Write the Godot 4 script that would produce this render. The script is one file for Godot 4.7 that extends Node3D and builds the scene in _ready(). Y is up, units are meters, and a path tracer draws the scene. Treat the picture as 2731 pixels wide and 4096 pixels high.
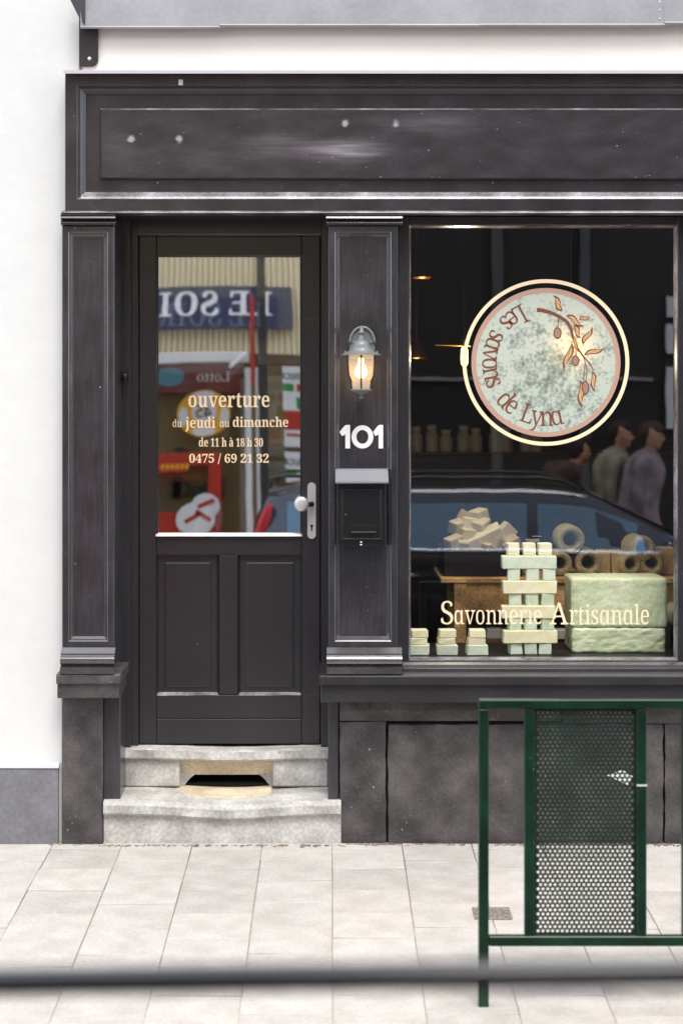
extends Node3D

var XF := Transform3D.IDENTITY
var M := {}
var rng := RandomNumberGenerator.new()
var used := {}

# ---------------------------------------------------------------- shapes
func begin(smooth := false) -> SurfaceTool:
	var s := SurfaceTool.new()
	s.begin(Mesh.PRIMITIVE_TRIANGLES)
	s.set_smooth_group(0 if smooth else -1)
	return s

func tri(s: SurfaceTool, a: Vector3, b: Vector3, c: Vector3, out: Vector3) -> void:
	if (a - c).cross(a - b).dot(out) < 0.0:
		var t := b
		b = c
		c = t
	for p: Vector3 in [a, b, c]:
		s.set_uv(Vector2(p.x, -p.y))
		s.add_vertex(XF * p)

func quad(s: SurfaceTool, a: Vector3, b: Vector3, c: Vector3, d: Vector3, out: Vector3) -> void:
	tri(s, a, b, c, out)
	tri(s, a, c, d, out)

func box(s: SurfaceTool, lo: Vector3, hi: Vector3, b := 0.003) -> void:
	b = minf(b, 0.45 * minf(hi.x - lo.x, minf(hi.y - lo.y, hi.z - lo.z)))
	var mid := (lo + hi) / 2.0
	var h := (hi - lo) / 2.0
	var at := func(sg: Vector3, ax: int) -> Vector3:
		var v := Vector3.ZERO
		for k in 3:
			v[k] = mid[k] + sg[k] * (h[k] - (0.0 if k == ax else b))
		return v
	for ax in 3:
		var u := (ax + 1) % 3
		var v := (ax + 2) % 3
		for sg in [-1.0, 1.0]:
			var c := []
			for q in [[-1.0, -1.0], [1.0, -1.0], [1.0, 1.0], [-1.0, 1.0]]:
				var g := Vector3.ZERO
				g[ax] = sg
				g[u] = q[0]
				g[v] = q[1]
				c.append(at.call(g, ax))
			var o := Vector3.ZERO
			o[ax] = sg
			quad(s, c[0], c[1], c[2], c[3], o)
		if b <= 0.0:
			continue
		for q in [[-1.0, -1.0], [1.0, -1.0], [1.0, 1.0], [-1.0, 1.0]]:
			var e0 := Vector3.ZERO
			e0[u] = q[0]
			e0[v] = q[1]
			var e1 := e0
			e0[ax] = -1.0
			e1[ax] = 1.0
			quad(s, at.call(e0, u), at.call(e1, u), at.call(e1, v), at.call(e0, v), (e0 + e1))
	if b > 0.0:
		for i in [-1.0, 1.0]:
			for j in [-1.0, 1.0]:
				for k in [-1.0, 1.0]:
					var g := Vector3(i, j, k)
					tri(s, at.call(g, 0), at.call(g, 1), at.call(g, 2), g)

# nested rectangular rings in the facade: rows of [inset, z]; front is +z
func rings(s: SurfaceTool, x0: float, y0: float, x1: float, y1: float, rows: Array, fill := true) -> void:
	var last := []
	for r in rows:
		var i: float = r[0]
		var z: float = r[1]
		var c := [Vector3(x0 + i, y0 + i, z), Vector3(x1 - i, y0 + i, z), Vector3(x1 - i, y1 - i, z), Vector3(x0 + i, y1 - i, z)]
		if last:
			var outs := [Vector3(0, -1, 0), Vector3(1, 0, 0), Vector3(0, 1, 0), Vector3(-1, 0, 0)]
			for k in 4:
				var di: float = c[0].x - last[0].x
				var dz: float = c[0].z - last[0].z
				var o: Vector3 = outs[k] * dz + Vector3(0, 0, absf(di))
				if absf(di) < 1e-5:
					o = outs[k] * signf(dz)
				quad(s, last[k], last[(k + 1) % 4], c[(k + 1) % 4], c[k], o)
		last = c
	if fill:
		quad(s, last[0], last[1], last[2], last[3], Vector3(0, 0, 1))

# a profile of Vector2(z, y) swept along x; off(x) lowers it
func sweep_x(s: SurfaceTool, prof: Array, x0: float, x1: float, n := 1, off = null) -> void:
	var area := 0.0
	for i in prof.size():
		var p: Vector2 = prof[i]
		var q: Vector2 = prof[(i + 1) % prof.size()]
		area += p.x * q.y - q.x * p.y
	var sg := signf(area)
	for i in prof.size():
		var p: Vector2 = prof[i]
		var q: Vector2 = prof[(i + 1) % prof.size()]
		var o := Vector3(0, -(q.x - p.x) * sg, (q.y - p.y) * sg)
		for k in n:
			var xa := lerpf(x0, x1, float(k) / n)
			var xb := lerpf(x0, x1, float(k + 1) / n)
			var fa := Vector3(xa, p.y, p.x)
			var fb := Vector3(xb, p.y, p.x)
			var fc := Vector3(xb, q.y, q.x)
			var fd := Vector3(xa, q.y, q.x)
			if off != null:
				fa += off.call(fa)
				fb += off.call(fb)
				fc += off.call(fc)
				fd += off.call(fd)
			quad(s, fa, fb, fc, fd, o)
	var pts := PackedVector2Array(prof)
	var ids := Geometry2D.triangulate_polygon(pts)
	for e in [[x0, -1.0], [x1, 1.0]]:
		for t in range(0, ids.size(), 3):
			var v := []
			for k in 3:
				var p3 := Vector3(e[0], pts[ids[t + k]].y, pts[ids[t + k]].x)
				if off != null:
					p3 += off.call(p3)
				v.append(p3)
			tri(s, v[0], v[1], v[2], Vector3(e[1], 0, 0))

# a flat outline in x, y given thickness z0..z1
func prism(s: SurfaceTool, pts: PackedVector2Array, z0: float, z1: float) -> void:
	var ids := Geometry2D.triangulate_polygon(pts)
	for t in range(0, ids.size(), 3):
		var a := pts[ids[t]]
		var b := pts[ids[t + 1]]
		var c := pts[ids[t + 2]]
		tri(s, Vector3(a.x, a.y, z1), Vector3(b.x, b.y, z1), Vector3(c.x, c.y, z1), Vector3(0, 0, 1))
		tri(s, Vector3(a.x, a.y, z0), Vector3(b.x, b.y, z0), Vector3(c.x, c.y, z0), Vector3(0, 0, -1))
	var sg := -1.0 if Geometry2D.is_polygon_clockwise(pts) else 1.0
	for i in pts.size():
		var p := pts[i]
		var q := pts[(i + 1) % pts.size()]
		quad(s, Vector3(p.x, p.y, z0), Vector3(q.x, q.y, z0), Vector3(q.x, q.y, z1), Vector3(p.x, p.y, z1), Vector3(q.y - p.y, p.x - q.x, 0) * sg)

func sheet(s: SurfaceTool, x0: float, y0: float, x1: float, y1: float, nx: int, ny: int, bow) -> void:
	for i in nx:
		for j in ny:
			var v := []
			for e in [[0, 0], [1, 0], [1, 1], [0, 1]]:
				var x := lerpf(x0, x1, float(i + e[0]) / nx)
				var y := lerpf(y0, y1, float(j + e[1]) / ny)
				v.append(Vector3(x, y, bow.call(x, y)))
			quad(s, v[0], v[1], v[2], v[3], Vector3(0, 0, 1))

func oval(cx: float, cy: float, rx: float, ry: float, n := 40) -> PackedVector2Array:
	var p := PackedVector2Array()
	for i in n:
		p.append(Vector2(cx + rx * cos(TAU * i / n), cy + ry * sin(TAU * i / n)))
	return p

func ring(s: SurfaceTool, cx: float, cy: float, r0: float, r1: float, z0: float, z1: float, n := 72, sy := 1.0) -> void:
	for i in n:
		var d0 := Vector3(cos(TAU * i / n), sy * sin(TAU * i / n), 0)
		var d1 := Vector3(cos(TAU * (i + 1) / n), sy * sin(TAU * (i + 1) / n), 0)
		var c0 := Vector3(cx, cy, z0)
		var c1 := Vector3(cx, cy, z1)
		quad(s, c1 + d0 * r0, c1 + d1 * r0, c1 + d1 * r1, c1 + d0 * r1, Vector3(0, 0, 1))
		quad(s, c0 + d0 * r0, c0 + d1 * r0, c0 + d1 * r1, c0 + d0 * r1, Vector3(0, 0, -1))
		quad(s, c0 + d0 * r1, c0 + d1 * r1, c1 + d1 * r1, c1 + d0 * r1, d0)
		quad(s, c0 + d0 * r0, c0 + d1 * r0, c1 + d1 * r0, c1 + d0 * r0, -d0)

# rows of [radius, y] turned about the y axis through c
func lathe(s: SurfaceTool, rows: Array, c: Vector3, n := 24, phase := 0.0) -> void:
	for k in rows.size() - 1:
		var a: Array = rows[k]
		var b: Array = rows[k + 1]
		for i in n:
			var t0 := phase + TAU * i / n
			var t1 := phase + TAU * (i + 1) / n
			var tm := (t0 + t1) / 2
			var u0 := Vector3(cos(t0), 0, sin(t0))
			var u1 := Vector3(cos(t1), 0, sin(t1))
			var up := Vector3(0, 1, 0)
			var dr: float = b[0] - a[0]
			var dy: float = b[1] - a[1]
			var o := Vector3(cos(tm), 0, sin(tm)) * dy - up * dr
			var p0 = c + u0 * a[0] + up * a[1]
			var p1 = c + u1 * a[0] + up * a[1]
			var p2 = c + u1 * b[0] + up * b[1]
			var p3 = c + u0 * b[0] + up * b[1]
			if a[0] < 1e-5:
				tri(s, p0, p2, p3, o)
			elif b[0] < 1e-5:
				tri(s, p0, p1, p2, o)
			else:
				quad(s, p0, p1, p2, p3, o)

func tube(s: SurfaceTool, path: Array, r: float, n := 10) -> void:
	var frames := []
	var up := Vector3(0.13, 0.97, 0.21).normalized()
	for i in path.size():
		var d: Vector3 = (path[mini(i + 1, path.size() - 1)] - path[maxi(i - 1, 0)]).normalized()
		var u := up - d * up.dot(d)
		if u.length() < 0.05:
			u = Vector3(1, 0.1, 0) - d * d.dot(Vector3(1, 0.1, 0))
		u = u.normalized()
		up = u
		var v := d.cross(u)
		var row := []
		for k in n:
			row.append(path[i] + (u * cos(TAU * k / n) + v * sin(TAU * k / n)) * r)
		frames.append(row)
	for i in frames.size() - 1:
		for k in n:
			var a: Vector3 = frames[i][k]
			quad(s, a, frames[i][(k + 1) % n], frames[i + 1][(k + 1) % n], frames[i + 1][k], a - path[i])
	for e in [0, frames.size() - 1]:
		var d2: Vector3 = path[0] - path[1] if e == 0 else path[e] - path[e - 1]
		for k in n:
			tri(s, path[e], frames[e][k], frames[e][(k + 1) % n], d2)

func ball(s: SurfaceTool, c: Vector3, r: Vector3, n := 16) -> void:
	var rows := []
	var keep := XF
	XF = XF * Transform3D(Basis.from_scale(r), c)
	for i in n / 2 + 1:
		var t := PI * i / (n / 2)
		rows.append([maxf(sin(t), 0.0), -cos(t)])
	lathe(s, rows, Vector3.ZERO, n)
	XF = keep

# lettering, glyph by glyph; the painter's single-storey a is a d cut off at the height of the x
func type_font(face: String, weight: int) -> SystemFont:
	var f := SystemFont.new()
	f.font_names = PackedStringArray([face])
	f.font_weight = weight
	return f

func glyph(f: SystemFont, ch: String) -> Dictionary:
	var t := TextMesh.new()
	t.font = f
	t.font_size = 72
	t.pixel_size = 0.01
	t.depth = 0.01
	t.curve_step = 2.0
	t.text = "x"
	var high := t.get_aabb().end.y
	var low := t.get_aabb().position.y
	t.text = "d" if ch == "ɑ" else ch
	var ar := t.surface_get_arrays(0)
	var v: PackedVector3Array = ar[Mesh.ARRAY_VERTEX]
	var adv := f.get_string_size(t.text, 0, -1, 72).x * 0.01
	for k in v.size():
		if ch == "ɑ":
			v[k].y = minf(v[k].y, high)
		v[k].y -= low
	var ids: PackedInt32Array = ar[Mesh.ARRAY_INDEX] if ar[Mesh.ARRAY_INDEX] != null else PackedInt32Array(range(v.size()))
	return {"v": v, "n": ar[Mesh.ARRAY_NORMAL], "ids": ids, "adv": adv}

func set_glyph(s: SurfaceTool, g: Dictionary, xf: Transform3D) -> void:
	var v: PackedVector3Array = g.v
	var n: PackedVector3Array = g.n
	var ids: PackedInt32Array = g.ids
	for k in range(0, ids.size(), 3):
		tri(s, xf * v[ids[k]], xf * v[ids[k + 1]], xf * v[ids[k + 2]], xf.basis * n[ids[k]])

func fit_text(s: SurfaceTool, text: String, face: String, weight: int, x0: float, y0: float, x1: float, y1: float, z: float, depth: float) -> void:
	var f := type_font(face, weight)
	var row := []
	var at := 0.0
	var lo := Vector2(1e9, 1e9)
	var hi := -lo
	for ch in text:
		if ch == " ":
			at += f.get_string_size(" ", 0, -1, 72).x * 0.01
			continue
		var g := glyph(f, ch)
		var mid: float = at + g.adv / 2
		for q: Vector3 in g.v:
			lo = lo.min(Vector2(q.x + mid, q.y))
			hi = hi.max(Vector2(q.x + mid, q.y))
		row.append([g, mid])
		at += g.adv
	var sx := (x1 - x0) / (hi.x - lo.x)
	var sy := (y1 - y0) / (hi.y - lo.y)
	for e in row:
		set_glyph(s, e[0], Transform3D(Basis.from_scale(Vector3(sx, sy, depth / 0.01)), Vector3(x0 + (float(e[1]) - lo.x) * sx, y0 - lo.y * sy, z + depth / 2)))

# ---------------------------------------------------------------- naming
func numbered(called: String) -> String:
	if not used.has(called):
		used[called] = 0
		return called
	used[called] += 1
	return "%s_%03d" % [called, used[called]]

func obj(called: String, s: SurfaceTool, m: Material, parent: Node = null) -> MeshInstance3D:
	s.generate_normals()
	var o := MeshInstance3D.new()
	o.mesh = s.commit()
	o.material_override = m
	return put(called, o, parent)

func put(called: String, o: Node3D, parent: Node = null):
	if parent == null:
		o.name = numbered(called)
		add_child(o)
	else:
		var k := 0
		var nm := called
		while parent.has_node(nm):
			k += 1
			nm = "%s_%03d" % [called, k]
		o.name = nm
		parent.add_child(o)
	return o

func group_node(called: String, parent: Node = null, at := Vector3.ZERO) -> Node3D:
	var o := Node3D.new()
	put(called, o, parent)
	o.position = at
	return o

func tag(o: Node, label: String, category: String, group := "", kind := "") -> Node:
	o.set_meta("label", label)
	o.set_meta("category", category)
	if group:
		o.set_meta("group", group)
	if kind:
		o.set_meta("kind", kind)
	return o

func structure(o: Node, label := "", category := "") -> Node:
	o.set_meta("kind", "structure")
	if label:
		o.set_meta("label", label)
		o.set_meta("category", category)
	return o

func copy(o: Node3D, called: String, at: Vector3, turn: float, label: String, group := "") -> Node3D:
	var c: Node3D = o.duplicate()
	c.name = numbered(called)
	add_child(c)
	c.position = at
	c.rotation = Vector3(0, turn, 0)
	c.set_meta("label", label)
	if group:
		c.set_meta("group", group)
	return c

# ---------------------------------------------------------------- materials
func noise_bytes(w: int, h: int, f: float, seed_: int, oct := 4) -> PackedByteArray:
	var n := FastNoiseLite.new()
	n.seed = seed_
	n.noise_type = FastNoiseLite.TYPE_SIMPLEX_SMOOTH
	n.frequency = f
	n.fractal_octaves = oct
	var im := n.get_seamless_image(w, h)
	im.convert(Image.FORMAT_L8)
	return im.get_data()

func bytes_tex(b: PackedByteArray, w: int, h: int) -> ImageTexture:
	return ImageTexture.create_from_image(Image.create_from_data(w, h, false, Image.FORMAT_RGB8, b))

func mottle(w: int, a: Color, b: Color, f: float, seed_: int, grain := 0.25, spots := 0.0, spot_color := Color.WHITE) -> ImageTexture:
	var n1 := noise_bytes(w, w, f, seed_)
	var n2 := noise_bytes(w, w, f * 9.0, seed_ + 7, 3)
	var n3 := noise_bytes(w, w, f * 4.0, seed_ + 13, 3)
	var out := PackedByteArray()
	out.resize(w * w * 3)
	for i in w * w:
		var t := clampf((n1[i] / 255.0 - 0.5) * 1.7 * (1.0 - grain) + (n2[i] / 255.0 - 0.5) * 2.0 * grain + 0.5, 0.0, 1.0)
		var c := a.lerp(b, t)
		if spots > 0.0:
			var q := clampf((n3[i] / 255.0 - 1.0 + spots) * 6.0, 0.0, 1.0)
			c = c.lerp(spot_color, q * 0.8)
		out[i * 3] = int(c.r * 255.0)
		out[i * 3 + 1] = int(c.g * 255.0)
		out[i * 3 + 2] = int(c.b * 255.0)
	return bytes_tex(out, w, w)

func blot(out: PackedByteArray, w: int, h: int, x: int, y: int, c: Color, k: float) -> void:
	var i := (posmod(y, h) * w + posmod(x, w)) * 3
	out[i] = int(lerpf(out[i], c.r * 255.0, k))
	out[i + 1] = int(lerpf(out[i + 1], c.g * 255.0, k))
	out[i + 2] = int(lerpf(out[i + 2], c.b * 255.0, k))

# worn paint: faint clouding, thin scratches and pale flecks; more of them where wear is higher
func worn(w: int, h: int, base: Color, seed_: int, scratches: int, flecks: int, cloud: float, bleach: Array = [], streak := 0.0) -> ImageTexture:
	var r := RandomNumberGenerator.new()
	r.seed = seed_
	var n1 := noise_bytes(w, h, 0.006, seed_)
	var n2 := noise_bytes(w, h, 0.08, seed_ + 3, 3)
	var n3 := PackedByteArray()
	if streak > 0.0:
		var si := Image.create_from_data(w, h / 16, false, Image.FORMAT_L8, noise_bytes(w, h / 16, 0.09, seed_ + 9, 3))
		si.resize(w, h, Image.INTERPOLATE_BILINEAR)
		n3 = si.get_data()
	var sn := FastNoiseLite.new()
	sn.seed = seed_ + 5
	sn.frequency = 0.03
	var out := PackedByteArray()
	out.resize(w * h * 3)
	var pale := Color(0.62, 0.6, 0.63)
	for y in h:
		for x in w:
			var i := y * w + x
			var t := 1.0 + cloud * ((n1[i] / 255.0 - 0.5) * 1.6 + (n2[i] / 255.0 - 0.5) * 0.7)
			var c := base * t
			if streak > 0.0:
				c = base * (t + streak * (n3[i] / 255.0 - 0.5) * 1.6)
			for bl in bleach:
				var dx: float = (float(x) / w - bl[0]) / bl[2]
				var dy: float = (float(y) / h - bl[1]) / bl[3]
				var d := dx * dx + dy * dy
				if d < 4.0 and bl[2] < 0.02:
					d *= 1.0 + 1.6 * absf(sn.get_noise_2d(x * 2.0, y * 2.0 + 40.0)) + 0.8 * sn.get_noise_2d(x * 0.9, y * 0.9)
				if d < 1.0:
					var st := 0.85 + 0.55 * sn.get_noise_2d(x * 0.14 + bl[0] * 900, y * 0.9)
					c = c.lerp(pale, clampf(bl[4] * (1.0 - d) * (1.0 - d) * st, 0.0, 1.0))
			out[i * 3] = int(clampf(c.r, 0, 1) * 255.0)
			out[i * 3 + 1] = int(clampf(c.g, 0, 1) * 255.0)
			out[i * 3 + 2] = int(clampf(c.b, 0, 1) * 255.0)
	for k in scratches:
		var x := r.randf() * w
		var y := r.randf() * h
		var a := r.randf_range(-0.5, 0.5) + (PI / 2 if r.randf() < 0.25 else 0.0)
		var n := r.randi_range(4, 30)
		var st := r.randf_range(0.05, 0.4)
		for q in n:
			blot(out, w, h, int(x + cos(a) * q), int(y + sin(a) * q), pale, st * (1.0 - float(q) / n))
			if w > 1000:
				blot(out, w, h, int(x + cos(a) * q), int(y + sin(a) * q) + 1, pale, st * (1.0 - float(q) / n))
			a += r.randf_range(-0.08, 0.08)
	for k in flecks:
		var x := int(r.randf() * w)
		var y := int(r.randf() * h)
		var st := r.randf_range(0.15, 0.75)
		var sz := r.randi_range(1, 2 + w / 512) if r.randf() < 0.35 else 1 + w / 1100
		for dx in sz:
			for dy in sz:
				blot(out, w, h, x + dx, y + dy, Color(0.85, 0.84, 0.84), st)
	return bytes_tex(out, w, h)

func grey_tex(w: int, f: float, seed_: int, oct := 4) -> ImageTexture:
	var n := FastNoiseLite.new()
	n.seed = seed_
	n.frequency = f
	n.fractal_octaves = oct
	var im := n.get_seamless_image(w, w)
	im.convert(Image.FORMAT_L8)
	return ImageTexture.create_from_image(im)

func mat(c: Color, rough := 0.6, metal := 0.0) -> StandardMaterial3D:
	var m := StandardMaterial3D.new()
	m.albedo_color = c
	m.roughness = rough
	m.metallic = metal
	return m

func tmat(t: Texture2D, per_m: float, rough := 0.6, world := true, bump: Texture2D = null, cm := 0.1) -> StandardMaterial3D:
	var m := StandardMaterial3D.new()
	m.albedo_texture = t
	m.roughness = rough
	m.uv1_triplanar = true
	m.uv1_world_triplanar = world
	m.uv1_scale = Vector3.ONE * per_m
	m.uv1_triplanar_sharpness = 4.0
	if bump:
		m.heightmap_enabled = true
		m.heightmap_texture = bump
		m.heightmap_scale = cm
	return m

func gray(v: float) -> Color:
	return Color(v, v, v)

func materials() -> void:
	var fine := grey_tex(512, 0.05, 3)
	var coarse := grey_tex(512, 0.012, 4, 6)
	M.paint = gloss(tmat(worn(1024, 1024, Color(0.196, 0.19, 0.207), 11, 320, 80, 0.26, [], 0.22), 0.7, 0.33, true, fine, 0.03))
	M.paint_flat = gloss(tmat(worn(1024, 1024, Color(0.18, 0.174, 0.19), 14, 420, 80, 0.34), 0.7, 0.33, true, fine, 0.03))
	M.paint_plain = gloss(tmat(worn(512, 512, Color(0.172, 0.168, 0.183), 12, 30, 30, 0.2), 0.8, 0.36))
	M.door_paint = gloss(tmat(worn(512, 512, Color(0.17, 0.166, 0.18), 13, 8, 8, 0.1), 0.6, 0.32))
	M.fascia = StandardMaterial3D.new()
	M.fascia.albedo_texture = worn(2048, 512, Color(0.178, 0.165, 0.182), 21, 800, 130, 0.36, [[0.37, 0.6, 0.1, 0.25, 0.8], [0.27, 0.52, 0.08, 0.3, 0.35], [0.5, 0.2, 0.12, 0.25, 0.3], [0.15, 0.7, 0.12, 0.3, 0.15], [0.045, 0.43, 0.009, 0.085, 1.5], [0.118, 0.43, 0.009, 0.085, 1.5], [0.37, 0.2, 0.008, 0.1, 1.5], [0.447, 0.2, 0.008, 0.1, 1.5], [0.02, 0.6, 0.05, 0.4, 0.2]])
	M.fascia.roughness = 0.4
	gloss(M.fascia)
	M.edge_highlight = gloss(tmat(worn(512, 512, Color(0.45, 0.44, 0.46), 31, 160, 120, 0.8), 1.1, 0.28))  # scratched paint with a pale base: sky highlights painted into the colour
	M.trim = gloss(tmat(worn(512, 512, Color(0.215, 0.208, 0.222), 32, 25, 18, 0.25), 1.1, 0.24))
	M.trim.metallic_specular = 0.8
	M.trim.clearcoat = 0.8
	M.trim.clearcoat_roughness = 0.12
	M.stone_black = tmat(worn(1024, 1024, Color(0.275, 0.26, 0.262), 41, 700, 220, 0.42), 0.7, 0.5, true, coarse, 0.9)
	M.white = tmat(mottle(512, Color(0.84, 0.845, 0.84), Color(0.875, 0.88, 0.87), 0.004, 51, 0.2), 0.4, 0.85, true, fine, 0.12)
	M.cream = tmat(mottle(512, Color(0.93, 0.905, 0.87), Color(0.95, 0.93, 0.9), 0.004, 52, 0.15), 0.4, 0.85, true, fine, 0.06)
	M.blue_stone = tmat(mottle(512, Color(0.4, 0.4, 0.42), Color(0.5, 0.5, 0.525), 0.008, 53, 0.35, 0.1, Color(0.3, 0.3, 0.32)), 0.9, 0.6, true, fine, 0.08)
	M.pale_trim = mat(Color(0.72, 0.73, 0.75), 0.6)
	M.step = tmat(mottle(1024, Color(0.6, 0.59, 0.575), Color(0.82, 0.815, 0.795), 0.006, 54, 0.35, 0.17, Color(0.44, 0.44, 0.47)), 0.8, 0.75, true, coarse, 0.2)
	M.sandy = tmat(mottle(256, Color(0.7, 0.64, 0.54), Color(0.86, 0.81, 0.72), 0.012, 55, 0.4), 2.0, 0.8, true, coarse, 0.4)
	var slab_bump := grey_tex(512, 0.03, 61, 5)
	M.slabs = []
	for k in 4:
		var v := 0.618 + 0.014 * k
		M.slabs.append(tmat(mottle(512, Color(v - 0.003, v - 0.023, v - 0.046), Color(v + 0.077, v + 0.058, v + 0.038), 0.008, 62 + k, 0.45, 0.1, Color(0.84, 0.82, 0.79)), 1.1 + 0.13 * k, 0.72, true, slab_bump, 0.16))
	M.joint = tmat(mottle(256, Color(0.62, 0.59, 0.54), Color(0.83, 0.8, 0.75), 0.03, 66, 0.5, 0.14, Color(0.4, 0.4, 0.28)), 3.0, 0.9)
	M.grime = tmat(mottle(128, Color(0.33, 0.3, 0.26), Color(0.6, 0.56, 0.5), 0.05, 68, 0.5), 5.0, 0.95)
	M.asphalt = tmat(mottle(512, gray(0.2), gray(0.3), 0.05, 67, 0.6), 1.5, 0.9)
	M.zinc = tmat(worn(512, 512, Color(0.63, 0.632, 0.648), 71, 50, 80, 0.08), 0.8, 0.42)
	M.zinc.metallic = 0.35
	M.dark_metal = mat(Color(0.17, 0.165, 0.175), 0.4, 0.2)
	M.black_metal = mat(Color(0.1, 0.1, 0.105), 0.28)
	M.flash = mat(Color(0.72, 0.69, 0.72), 0.35, 0.3)
	M.screw = mat(Color(0.9, 0.9, 0.9), 0.35, 0.6)
	M.alu = mat(Color(0.88, 0.88, 0.88), 0.38, 0.55)
	M.letter_cream = mat(Color(0.99, 0.89, 0.74), 0.55)
	M.letter_white = mat(Color(0.96, 0.95, 0.94), 0.5)
	M.brown_ink = mat(Color(0.47, 0.27, 0.2), 0.55)
	M.brown_ring = mat(Color(0.73, 0.59, 0.52), 0.55)
	M.leaf_fill = mat(Color(0.82, 0.66, 0.45), 0.55)
	M.olive_fill = mat(Color(0.62, 0.49, 0.43), 0.55)
	M.disc = StandardMaterial3D.new()
	M.disc.albedo_texture = logo_paint()
	M.disc.roughness = 0.6
	M.disc.backlight_enabled = true
	M.disc.backlight = Color(0.5, 0.5, 0.48)
	# coated panes: a clear sheet with a faint mirror
	M.window_glass = pane(0.17)
	M.door_glass = pane(0.42)
	M.door_glass_back = pane(0.15)
	M.lantern_glass = mat(Color(1, 0.97, 0.93, 0.12), 0.05)
	M.lantern_glass.transparency = BaseMaterial3D.TRANSPARENCY_ALPHA
	M.lantern_metal = mat(Color(0.45, 0.465, 0.465), 0.42, 0.15)
	M.lid = mat(Color(0.53, 0.535, 0.56), 0.4, 0.25)  # sky sheen of the sloping letterbox lid, put into a lighter grey
	M.bulb = mat(Color(1, 0.9, 0.7), 0.4)
	M.bulb.emission_enabled = true
	M.bulb.emission = Color(1.0, 0.8, 0.5)
	M.bulb.emission_energy_multiplier = 2.0
	M.green = tmat(worn(512, 512, Color(0.06, 0.185, 0.125), 81, 70, 160, 0.4), 1.3, 0.33)
	M.green_panel = tmat(worn(512, 512, Color(0.1, 0.18, 0.14), 82, 30, 40, 0.25), 1.3, 0.45)
	M.soap = []
	for k in 3:
		M.soap.append(tmat(mottle(256, [Color(0.95, 0.92, 0.73), Color(0.84, 0.9, 0.79), Color(0.78, 0.86, 0.72)][k], [Color(0.98, 0.96, 0.84), Color(0.93, 0.96, 0.88), Color(0.89, 0.93, 0.82)][k], 0.02, 90 + k, 0.3), 3.0, 0.6, false, fine, 0.1))
	M.big_soap = tmat(mottle(512, Color(0.79, 0.85, 0.68), Color(0.92, 0.95, 0.82), 0.006, 95, 0.3, 0.16, Color(0.88, 0.86, 0.62)), 1.7, 0.6, true, coarse, 0.6)
	M.tan_soap = tmat(mottle(256, Color(0.84, 0.79, 0.64), Color(0.93, 0.89, 0.76), 0.02, 96, 0.3), 3.0, 0.7, false)
	M.heap_tones = []
	for k in 4:
		var hc := Color(0.97, 0.96, 0.87).lerp(Color(0.72, 0.63, 0.46), k / 3.0 * 0.6)
		M.heap_tones.append(tmat(mottle(128, hc.darkened(0.1), hc, 0.02, 140 + k, 0.3), 3.0, 0.7, false))
	var grain := tmat(worn(512, 512, Color(0.85, 0.69, 0.47), 97, 900, 60, 0.5), 1.4, 0.6)
	M.wood = grain
	grain.albedo_color = Color(1, 1, 1)
	M.wood_dark = tmat(worn(512, 512, Color(0.42, 0.3, 0.2), 98, 500, 30, 0.5), 1.4, 0.6)
	M.loofah = tmat(mottle(256, Color(0.6, 0.58, 0.44), Color(0.84, 0.82, 0.66), 0.05, 99, 0.5), 4.0, 0.9, false, fine, 0.4)
	M.paper = tmat(mottle(256, Color(0.72, 0.66, 0.5), Color(0.86, 0.8, 0.66), 0.03, 100, 0.4), 3.0, 0.8, false)
	M.room = mat(Color(0.135, 0.13, 0.135), 0.8)
	M.room_floor = mat(Color(0.11, 0.1, 0.09), 0.5)
	M.near_black = mat(Color(0.05, 0.048, 0.046), 0.9)  # near-black; stands in for shade under the door and inside the niche
	M.tray = mat(Color(0.075, 0.075, 0.08), 0.5)
	M.brass = mat(Color(0.72, 0.5, 0.2), 0.3, 0.8)
	M.jar = mat(Color(0.75, 0.76, 0.7), 0.3)
	M.red_trim = mat(Color(0.35, 0.06, 0.06), 0.5)
	# across the street
	M.rib = mat(Color(0.92, 0.87, 0.73), 0.6)
	M.navy = mat(Color(0.2, 0.22, 0.34), 0.45)
	M.dark_front = mat(Color(0.13, 0.12, 0.12), 0.5)
	M.brick_far = tmat(mottle(512, Color(0.42, 0.33, 0.27), Color(0.56, 0.45, 0.38), 0.02, 101, 0.4), 0.6, 0.85)
	M.grey_stone = mat(Color(0.33, 0.33, 0.34), 0.7)
	M.red = mat(Color(0.68, 0.17, 0.1), 0.45)
	M.yellow = mat(Color(0.88, 0.65, 0.1), 0.5)
	M.lotto = mat(Color(0.42, 0.16, 0.1), 0.5)
	M.green_ink = mat(Color(0.15, 0.5, 0.15), 0.6)
	M.shop_dim = mat(Color(0.42, 0.35, 0.21), 0.8)
	M.off_white = mat(Color(0.85, 0.85, 0.84), 0.6)
	M.teal = mat(Color(0.3, 0.5, 0.55), 0.6)
	M.car_dark = mat(Color(0.1, 0.12, 0.2), 0.3, 0.5)
	M.car_dark.clearcoat_enabled = true
	M.car_dark.clearcoat = 1.0
	M.car_dark.clearcoat_roughness = 0.05
	M.car_red = mat(Color(0.6, 0.03, 0.05), 0.25)
	M.car_red.clearcoat_enabled = true
	M.car_red.clearcoat = 1.0
	M.car_red.clearcoat_roughness = 0.05
	M.car_glass = mat(Color(0.48, 0.6, 0.72), 0.04, 1.0)
	M.chrome = mat(Color(0.93, 0.95, 1.0), 0.15, 1.0)
	M.rail = mat(Color(0.07, 0.085, 0.12), 0.25)
	gloss(M.rail)
	M.rail.clearcoat = 0.4
	M.rubber = mat(gray(0.08), 0.85)
	M.tail = mat(Color(0.75, 0.02, 0.03), 0.15)

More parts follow.
